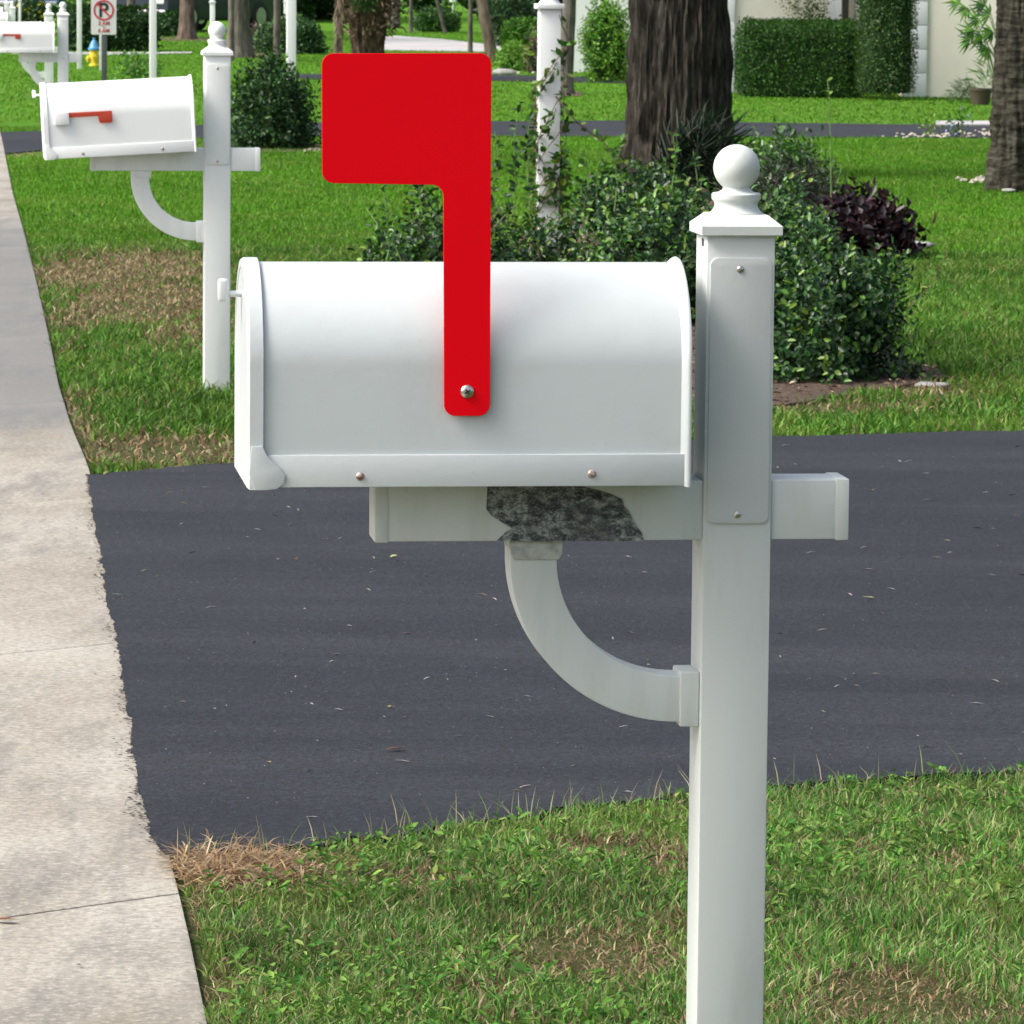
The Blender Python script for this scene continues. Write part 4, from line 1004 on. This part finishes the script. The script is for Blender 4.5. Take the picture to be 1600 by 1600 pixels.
S('privet_bush', 'straggly dark bush under the red flag with loose shoots', 'bush', 700, 500, 230, 165, 23.5, .35, n=3400, L=.038, W=.025, cols=GREEN_DARK, tips=GREEN_TIP, tipfrac=.3, core=.5, stems=18, amp=.4, **GL)
S('privet_bush', 'small straggly bush at the far left end of the planting bed', 'bush', 625, 470, 120, 95, 24, .25, n=1100, L=.038, W=.025, cols=GREEN_DARK, tips=GREEN_TIP, tipfrac=.35, core=0, stems=12, amp=.4, **GL)
S('privet_bush', 'leafy bush with light shoots in front of the massive trunk', 'bush', 1000, 400, 235, 92, 30, .4, n=3600, L=.042, W=.028, cols=GREEN_DARK, tips=GREEN_TIP, tipfrac=.3, core=.66, stems=14, amp=.3, **GL)
S('variegated_shrub', 'green shrub with white edged leaves behind the near ball finial', 'bush', 1225, 335, 150, 105, 33, .4, n=2800, L=.05, W=.026, cols=GREEN_MID, tips=[(.4, .46, .36), (.2, .32, .12)], tipfrac=.18, core=.7, up=1.0, amp=.25)
S('dark_needle_shrub', 'low dark fine leaved plant between the finial and the purple plant', 'bush', 1235, 395, 150, 105, 29, .3, n=3000, L=.09, W=.008, cols=[(.015, .03, .015), (.03, .045, .025), (.03, .02, .02)], core=.75, up=.2, amp=.2)
S('purple_plant', 'dark purple leaved plant at the edge of the lawn', 'purple plant', 1330, 394, 205, 92, 27.6, .28, n=2800, L=.07, W=.04, cols=[(.016, .005, .008), (.028, .008, .013), (.008, .003, .005)], core=.6, mat='glossy_leaf', up=.3, amp=.3, sprig=5, sl=2)
S('spiky_plant', 'dark strap leaved plant at the foot of the massive trunk', 'plant', 1095, 300, 100, 85, 34.5, .2, n=600, L=.30, W=.014, cols=[(.008, .022, .010), (.012, .03, .012)], core=0, up=1.6, amp=.2, sprig=3, sl=.8)
def shoot(label, pts_px, D, leafn, r=.004, L=.04, W=.02, cols=GREEN_TIP, stem='green_stem', name='plant_shoot', grp='loose shoots in the bed'):
    w = [P(x_, y_, D) for x_, y_ in pts_px]; w = [Vector(q) for q in w]
    for i, q in enumerate(w): q.y += random.gauss(0, .02)
    root = empty(name, (w[0].x, w[0].y, 0), label=label, cat='plant', group=grp); bm = bmesh.new(); lo = root.location
    tube(bm, [q - lo for q in w], [r * (1 - .6 * i / len(w)) for i in range(len(w))], 5); fin('stem', bm, stem, root)
    A = Leaves(); c = []; 
    for i in range(leafn):
        t = random.uniform(.25, 1) * (len(w) - 1); j = min(int(t), len(w) - 2); c.append(w[j].lerp(w[j + 1], t - j))
    c = np.array([tuple(q) for q in c]); a = np.stack([rng.normal(0, 1, leafn), rng.normal(-.2, .5, leafn), rng.normal(.5, .5, leafn)], 1)
    leafcards(A, c, a, rng.normal(0, .5, (leafn, 3)) + [0, -.7, .7], L * rng.uniform(.7, 1.2, leafn), W * rng.uniform(.7, 1.2, leafn), pal(leafn, cols), True); A.build('foliage', 'leaf', root)
shoot('tall bare weed stem with two leafy nodes over the far lawn', [(1299, 330), (1298, 255), (1297, 200), (1296, 160), (1293, 125)], 27.5, 14, .005, .03, .02)
shoot('thin sapling twig with a few lime leaves right of the dark bush', [(1395, 500), (1400, 460), (1402, 420), (1412, 390)], 20.5, 9, .004, stem='twig')
shoot('curving twig with pale yellow leaves over the lawn', [(1390, 505), (1420, 480), (1455, 445), (1478, 400), (1480, 385)], 20.6, 10, .003, stem='twig')
shoot('shoot with light leaves beside the stem of the red flag', [(600, 420), (608, 390), (605, 340), (598, 290)], 23, 12, .004, cols=GREEN_DARK + GREEN_TIP)
shoot('pale arching shoot at the left end of the bed', [(630, 415), (615, 380), (590, 350), (572, 325)], 22.5, 7, .0035)
shoot('upright leafy shoot in front of the massive trunk', [(1052, 340), (1050, 290), (1056, 250), (1052, 212)], 26, 18, .004, .045, .024)
shoot('leafy shoot rising left of the vine covered lamp post', [(800, 360), (806, 290), (803, 220), (812, 160)], 26, 22, .004, .05, .03, cols=GREEN_DARK + GREEN_MID)
shoot('second tall shoot close to the left side of the lamp post', [(830, 350), (825, 290), (822, 230), (828, 190)], 26.5, 20, .004, .05, .03, cols=GREEN_DARK + GREEN_MID)
shoot('sloping leafy branch reaching from the lamp post to the massive trunk', [(868, 150), (900, 190), (940, 220), (990, 270)], 27, 22, .006, .05, .03, cols=GREEN_MID + GREEN_TIP, stem='twig')
shoot('leafy shoot with pale tips beside the front of the trunk', [(960, 330), (965, 280), (958, 240), (975, 215)], 26, 16, .004, .045, .026, cols=GREEN_MID + GREEN_TIP)
shoot('low yellow leaved sprig at the edge of the bed', [(1400, 600), (1420, 580), (1440, 560), (1452, 545)], 20, 10, .003, .03, .02)
for lab, px, py, D in (('upright shoot on top of the bush right of the near post', 1262, 380, 20), ('lime tipped shoot beside the near post cap', 1240, 330, 21), ('leafy shoot poking out of the bush toward the purple plant', 1330, 380, 20.6),
                       ('leafy shoot directly left of the near ball finial', 1085, 235, 26), ('leafy shoot standing above the middle of the bed', 915, 245, 25), ('short dark shoot over the mailbox roof right of the flag', 790, 300, 23.5),
                       ('dark shoot over the mailbox roof left of the flag', 655, 285, 23.5), ('thin shoot between the flag and the lamp post', 775, 205, 26)):
    shoot(lab, [(px + 12, py + 150), (px - 6, py + 95), (px + 5, py + 50), (px - 2, py)], D, 24, .004, .045, .026, cols=GREEN_DARK + GREEN_MID + GREEN_TIP)
# bush and plants left of the flag
S('round_bush', 'dark leafy bush right of the tilted mailbox post', 'bush', 422, 232, 132, 128, 42.5, .35, n=8000, L=.05, W=.026, cols=GREEN_DARK, tips=[(.05, .14, .03), (.09, .18, .05)], tipfrac=.2, core=.75, amp=.18, stems=8)
S('weed_bush', 'loose light green weed at the foot of the slim lamp post', 'plant', 218, 126, 56, 42, 62, .2, n=500, L=.07, W=.035, cols=GREEN_MID + GREEN_BRIGHT, core=0, up=.8, amp=.35)
# mid-distance
shrub('clipped_hedge', 'clipped dark rectangular hedge in front of the cream house', 'hedge', P(1250, 120, 59.6).x, 59.6, .745, .42, .885, 30000, .032, .019, GREEN_MID, [(.08, .2, .03)], .2, 'box', .08, core=.93, sprig=3, up=.3, depth=.12, rz=R(-8))
shrub('column_hedge', 'tall clipped hedge column against the white quoins', 'hedge', P(1383, 120, 58.8).x, 58.8, .335, .34, 1.62, 22000, .032, .019, [(.035, .09, .02), (.05, .12, .025), (.03, .075, .02)], [(.09, .16, .03)], .15, 'column', .1, core=.93, sprig=3, up=.2, z=.07, depth=.12, stems=6)
shrub('flowering_shrub', 'loose shrub with pink flowers showing above the clipped hedge', 'bush', P(1262, 120, 60.75).x, 60.75, .42, .28, 1.5, 2200, .05, .025, GREEN_MID, [(.6, .3, .3), (.12, .25, .06)], .12, 'dome', .35, core=0, up=.6, depth=.7)
S('bright_bush', 'bright green bush against the white garage wall', 'bush', 948, 132, 68, 122, 65.5, .28, n=7000, L=.06, W=.03, cols=GREEN_BRIGHT, tips=[(.2, .36, .05)], tipfrac=.2, core=.8, amp=.2, shape='ball')
S('clipped_hedge', 'bright green clipped hedge left of the vine covered lamp post', 'hedge', 818, 86, 46, 48, 80, .3, n=6000, L=.07, W=.04, cols=GREEN_BRIGHT, shape='box', core=.9, amp=.1, sprig=3)
S('weed_bush', 'low yellow green bush in front of the bright hedge', 'bush', 800, 109, 46, 36, 71.5, .25, n=2600, L=.06, W=.03, cols=[(.12, .28, .03), (.16, .32, .04)], core=.8, amp=.15)
S('dark_hedge', 'tall dark hedge behind the brown leaning trunk', 'hedge', 808, 82, 95, 150, 90, .8, n=9000, L=.1, W=.06, cols=GREEN_DARK, core=.88, amp=.12, shape='ball')
S('rusty_bush', 'reddish brown bush beside the bright hedge', 'bush', 834, 116, 18, 56, 70, .1, n=700, L=.06, W=.03, cols=[(.10, .07, .04), (.07, .06, .03)], core=.7, amp=.2, shape='ball')
S('round_bush', 'dark rounded clipped bush behind the white lamp post', 'bush', 452, 84, 100, 48, 82, .5, n=8000, L=.07, W=.04, cols=GREEN_DARK, tips=GREEN_MID, tipfrac=.3, core=.88, amp=.08)
S('clipped_hedge', 'long dark clipped hedge behind the parking sign', 'hedge', 172, 83, 130, 58, 83, .5, n=12000, L=.07, W=.04, cols=[(.015, .045, .012), (.02, .06, .015)], tips=GREEN_MID, tipfrac=.25, core=.92, amp=.1, shape='box', sprig=3)
S('flowering_shrub', 'bright shrub with orange flowers left of the parking sign', 'bush', 122, 62, 50, 50, 95, .4, n=3500, L=.09, W=.05, cols=GREEN_BRIGHT + GREEN_MID, tips=[(.7, .18, .05), (.1, .25, .04)], tipfrac=.06, core=.8, amp=.25)
S('yellow_flower_shrub', 'dark shrub dotted with yellow flowers at the upper left', 'bush', 44, 45, 60, 50, 105, .5, n=2500, L=.1, W=.05, cols=GREEN_DARK, tips=[(.7, .65, .05)], tipfrac=.08, core=.85, amp=.25)
S('clipped_hedge', 'small clipped hedge far behind the road', 'hedge', 682, 51, 50, 24, 106, .4, n=4000, L=.09, W=.05, cols=GREEN_MID, core=.9, amp=.1, shape='box', sprig=3)
S('low_bush', 'low green bush below the parked dark car', 'bush', 262, 63, 44, 26, 97, .3, n=1800, L=.09, W=.05, cols=GREEN_DARK + GREEN_MID, core=.85, amp=.2)
S('low_bush', 'dark brown undergrowth left of the rounded bush', 'bush', 402, 90, 70, 26, 85, .3, n=2000, L=.08, W=.03, cols=[(.03, .03, .02), (.07, .05, .035)], core=.85, amp=.2)
# distant trees closing the view
xs_ = [(-60, 128), (30, 125), (110, 122), (215, 128), (330, 120), (430, 118), (500, 122), (570, 126), (660, 140), (760, 132), (850, 122), (930, 126), (1010, 130), (1120, 138)]
labs = ['dense dark tree closing the view above the farthest mailboxes', 'dense dark tree behind the white lamp post at the upper left', 'dark tree mass behind the orange flowered shrub', 'dark green tree behind the long clipped hedge', 'dark tree behind the parked dark car', 'dark leafy tree above the rounded bush', 'deep green tree between the rounded bush and the shaggy palm', 'dark tree straight behind the shaggy palm', 'farther paler tree beyond the distant small hedge', 'dark tree behind the brown leaning trunk', 'dark tree behind the vine covered lamp post', 'dark tree behind the white garage', 'dark tree behind the massive trunk', 'dark tree behind the cream house']
for (px, D), lab in zip(xs_, labs):
    w = random.uniform(1.3, 1.7); p = P(px, 60, D)
    root = empty('background_tree', (p.x, D, 0), label=lab, cat='tree', group='trees closing the view')
    bm = bmesh.new(); lathe(bm, [(.16, -.1), (.12, 1.0), (.08, 4)], 10); fin('trunk', bm, 'brown_bark', root)
    shrub('', '', '', p.x, D, w, 1.2, random.uniform(4.4, 5.5), 5200, .15, .08, GREEN_DARK if D != 140 else [(.06, .12, .04), (.09, .15, .06)], GREEN_MID, .25, 'ball', .3, core=.84, root=root, z=.0, depth=.3)
# pot, small plants, flowers
p = P(1532, 156, 57); root = empty('planter_pot', (p.x, 57, 0), label='dark brown tapered planter beside the cream wall', cat='planter')
bm = bmesh.new(); lathe(bm, [(.10, 0), (.135, .17), (.145, .17), (.145, .195), (.12, .195), (.11, .15), (0, .15)], 28); fin('pot', bm, 'pot_brown', root, 35)
shrub('', '', '', p.x + .05, 57, .13, .13, .3, 60, .22, .012, GREEN_BRIGHT, core=0, up=1.2, root=root, z=.15, sprig=2, sl=.5, depth=.9); root.children[-1].name = 'plant'
S('grassy_plant', 'fine grassy plant left of the brown planter', 'plant', 1508, 152, 40, 28, 57.6, .15, n=350, L=.12, W=.008, cols=[(.06, .12, .04), (.1, .15, .07)], core=0, up=1.3, sprig=2, sl=.5)
S('blue_flower_plant', 'small plant with pale blue flowers on the white stones', 'flower', 1497, 208, 34, 34, 46.6, .09, n=160, L=.05, W=.02, cols=GREEN_MID, core=0, up=1.2, tips=[(.35, .4, .75)], tipfrac=.2, depth=.9)
S('yellow_weed', 'yellowish weed at the left end of the white stones', 'plant', 1455, 206, 30, 24, 46.8, .08, n=110, L=.045, W=.018, cols=[(.2, .3, .05), (.14, .26, .04)], core=0, up=.8, depth=.9)
# lady palm leaves beside the right trunk
p = P(1572, 60, 37.4); root = empty('fan_palm', (p.x, 37.2, 0), label='fan palm leaves spreading left of the thick grey palm trunk', cat='palm')
bm = bmesh.new(); A = Leaves()
for (lx, ly) in ((1512, 12), (1530, 30), (1522, 48), (1535, 58), (1548, 22), (1552, 50), (1516, 62), (1540, 8), (1500, 4), (1544, 75)):
    q = P(lx, ly, 37.2 + random.uniform(-.12, .12)); q0 = Vector((p.x + random.uniform(-.02, .03), 37.4, .5)); lo = root.location
    tube(bm, [q0 - lo, q0.lerp(q, .6) - lo + Vector((.03, 0, .08)), q - lo], .004, 5)
    k = 8; an = np.linspace(-1.2, 1.2, k) + random.uniform(-.5, .5) + math.pi
    a = np.stack([np.cos(an), rng.normal(0, .25, k), np.sin(an) * .9 - .25], 1)
    leafcards(A, np.tile(np.array([tuple(q)]), (k, 1)), a, np.tile([[0, -1., .4]], (k, 1)) + rng.normal(0, .2, (k, 3)), rng.uniform(.09, .17, k), .022, pal(k, [(.10, .27, .03), (.15, .32, .04), (.05, .15, .03)]))
bmesh.ops.translate(bm, verts=bm.verts, vec=(0, 0, 0)); tube(bm, [(0, 0, -.05), (.02, 0, .3), (.03, 0, .55)], .02, 8)
fin('stem', bm, 'green_stem', root); A.build('foliage', 'leaf', root)

# stones
def stone(px, py, wpx, mat, label, group, hr=.6, z=.01):
    c = G(px, py); r_ = wpx * c.y / F / 2; b = bmesh.new(); bmesh.ops.create_icosphere(b, subdivisions=2, radius=1); sd = random.uniform(0, 99)
    for v in b.verts:
        k = 1 + .45 * mnoise.noise(v.co * 1.3 + Vector((sd, 0, 0))); v.co = Vector((v.co.x * r_ * k, v.co.y * r_ * k * .9, v.co.z * r_ * hr * k))
    o = fin('stone', b, mat, None, 180); o.location = (c.x, c.y, z + r_ * hr * .4); tag(o, label, 'stone', group)
gl = 'white pebbles edging the neighbouring driveway'
for i in range(70):
    t = random.random() ** .6; px = 1375 + 175 * t; stone(px, 212 + random.uniform(-2, 6) - (6 * random.random() if px > 1480 else 0), random.uniform(3, 8), 'stone_white', 'white pebble in the row along the neighbouring driveway edge', gl)
for i in range(34): stone(1498 + random.uniform(-3, 52), 283 + random.uniform(-4, 5), random.uniform(4, 10), 'stone_white', 'pale stone at the foot of the thick grey palm', 'stones at the palm foot')
for i in range(46): stone(775 + 160 * random.random(), 112 + random.uniform(-3, 5), random.uniform(3, 8), 'stone_white', 'white stone beside the far driveway', 'stones beside the far driveway')
for i in range(16): stone(472 + 34 * random.random(), 236 + random.uniform(-2, 3), random.uniform(3, 6), 'stone_white', 'pale pebble at the edge of the mulch under the round bush', 'pebbles by the round bush')
stone(788, 117, 36, 'stone_grey', 'flat grey rock among the white stones', None, .35)
stone(1440, 388, 42, 'stone_grey', 'grey brown stone at the edge of the purple plant', None, .3)
stone(1578, 301, 24, 'stone_grey', 'small flat grey stone on the lawn in front of the palm', None, .3)
stone(1455, 602, 66, 'stone_grey', 'flat grey stepping stone at the corner of the bed', None, .12, 0)

# cars far away
def car(label, px, base, D, wm, mat, rz, sc_=1):
    p = P(px, base, D); root = empty('parked_car', (p.x, D, 0), rz, label=label, cat='car'); L_ = 4.4 * sc_; w = wm
    side = [(-L_ / 2, .35), (-L_ / 2, .75), (-L_ / 2 + .9, .92), (-L_ / 2 + 1.5, 1.42), (L_ / 2 - .9, 1.45), (L_ / 2 - .3, .98), (L_ / 2, .9), (L_ / 2, .35), (L_ / 2 - .25, .25), (-L_ / 2 + .25, .25)]
    bm = bmesh.new(); prism(bm, side, -w / 2, w / 2, .06); fin('body', bm, mat, root, 40)
    bm = bmesh.new(); prism(bm, [(-L_ / 2 + .97, .95), (-L_ / 2 + 1.53, 1.38), (-L_ / 2 + 1.50, 1.40), (-L_ / 2 + .93, .965)], -w / 2 + .12, w / 2 - .12); fin('windscreen', bm, 'glass_dark', root)
    bm = bmesh.new()
    for s_ in (-1, 1): prism(bm, [(-L_ / 2 + 1.15, .95), (-L_ / 2 + 1.6, 1.35), (L_ / 2 - 1, 1.37), (L_ / 2 - .6, .98)], s_ * (w / 2 + .004) - .004, s_ * (w / 2 + .004) + .004)
    fin('side_window', bm, 'glass_dark', root)
    for xw in (-L_ / 2 + .85, L_ / 2 - .85):
        for s_ in (-1, 1):
            T = Matrix.Translation((xw, s_ * (w / 2 - .09), .32)) @ Matrix.Rotation(math.pi / 2, 4, 'X') @ Matrix.Translation((0, 0, -.11))
            bm = bmesh.new(); lathe(bm, [(.2, 0), (.32, .01), (.33, .05), (.33, .17), (.32, .21), (.2, .22)], 28, T); wh = fin('wheel', bm, 'rubber', root, 40)
            bm = bmesh.new(); lathe(bm, [(.19, -.006), (.19, .226)], 20, T); fin('rim', bm, 'chrome', wh, 40)
    for s_ in (-1, 1):
        bm = bmesh.new(); box(bm, -L_ / 2 - .02, -L_ / 2 + .06, s_ * w * .36 - .14, s_ * w * .36 + .14, .6, .72, .02); fin('headlight', bm, 'lamp_glass', root, 35)
    bm = bmesh.new(); box(bm, -L_ / 2 - .05, -L_ / 2 + .05, -w / 2 + .05, w / 2 - .05, .36, .48, .03); fin('bumper', bm, 'chrome', root, 35)
car('dark blue car parked behind the brownish trunk', 300, 55, 104, 1.75, 'car_paint', R(60))
car('blue car glimpsed between the farthest mailbox posts at the upper left', 62, 30, 118, 1.6, 'blue_paint', R(80), .5)

# fallen leaves on driveway and slab
def fallen(px, py, s, mat, label, z):
    c = G(px, py, z); b = bmesh.new(); an = random.uniform(0, 6.28)
    pts = [(0, -1), (.35, -.4), (.42, .2), (0, 1), (-.42, .2), (-.35, -.4)]
    V_ = [b.verts.new((x_ * s * .5, y_ * s * .5, .003 + .25 * s * abs(x_) * random.uniform(.4, 1.2) + .1 * s * max(0, y_))) for x_, y_ in pts]
    b.faces.new((V_[0], V_[1], V_[2], V_[3])); b.faces.new((V_[0], V_[3], V_[4], V_[5]))
    o = fin('fallen_leaf', b, mat); o.location = (c.x, c.y, z + .002); o.rotation_euler = (0, 0, an); tag(o, label, 'fallen leaf', 'fallen leaves')
for px, py, s, mat, lab, z in ((420, 1194, .012, 'yellow_leaf', 'tiny yellow petal on the driveway left of the lower grass', DRV), (610, 1107, .014, 'yellow_leaf', 'tiny yellow leaf on the driveway below the curved bracket', DRV),
                            (1357, 937, .035, 'pale_leaf', 'pale green leaf on the driveway right of the post', DRV), (618, 1174, .045, 'dead_leaf', 'curled brown leaf on the driveway below the bracket', DRV),
                            (615, 872, .03, 'pale_leaf', 'yellow green leaf on the driveway under the left end of the cross arm', DRV), (462, 876, .02, 'dead_leaf', 'small brown crumb on the driveway left of the cross arm', DRV),
                            (1480, 847, .02, 'pale_leaf', 'pale speck of leaf on the driveway right of the cross arm end', DRV), (8, 1443, .05, 'dead_leaf', 'reddish brown leaf at the left edge of the concrete', SLAB),
                            (123, 1512, .018, 'slot_dark', 'dark seed lying on the nearest concrete slab', SLAB), (84, 901, .012, 'slot_dark', 'dark speck on the middle concrete slab', SLAB), (115, 866, .012, 'slot_dark', 'dark seed near the driveway edge on the concrete', SLAB),
                            (54, 855, .02, 'dead_leaf', 'brown speck near the left edge of the middle slab', SLAB), (42, 718, .014, 'yellow_leaf', 'small yellow leaf on the concrete beyond the driveway corner', SLAB)):
    fallen(px, py, s, mat, lab, z)

# ------------------------------------------------------------------ light
W_ = bpy.data.worlds.new("World"); sc.world = W_; W_.use_nodes = True
n = W_.node_tree; bg = n.nodes['Background']; sky = n.nodes.new('ShaderNodeTexSky'); sky.sky_type = 'NISHITA'; sky.sun_disc = False
SUN = Vector((-.82, -.24, .92)).normalized(); el = math.asin(SUN.z)
sky.sun_elevation = el; sky.sun_rotation = math.atan2(SUN.x, SUN.y) % (2 * math.pi); sky.air_density = 1.0; sky.dust_density = 6; sky.ozone_density = 1
bw = n.nodes.new('ShaderNodeRGBToBW'); n.links.new(sky.outputs[0], bw.inputs[0])   # thin cloud greys the blue
mx = n.nodes.new('ShaderNodeMix'); mx.data_type = 'RGBA'; mx.inputs[0].default_value = .45
n.links.new(sky.outputs[0], mx.inputs[6]); n.links.new(bw.outputs[0], mx.inputs[7]); n.links.new(mx.outputs[2], bg.inputs[0]); bg.inputs[1].default_value = .15
sl_ = bpy.data.lights.new('sun', 'SUN'); sl_.energy = 1.9; sl_.angle = R(22); sl_.color = (1, .97, .90)
so = bpy.data.objects.new('sun', sl_); COL.objects.link(so); so.rotation_euler = SUN.to_track_quat('Z', 'Y').to_euler(); so.location = (-5, 5, 12)
sc.view_settings.view_transform = 'Standard'; sc.view_settings.look = 'None'; sc.view_settings.gamma = 1; sc.view_settings.exposure = 0.84
sc.render.engine = 'CYCLES'; sc.cycles.max_bounces = 6; sc.cycles.use_denoising = True
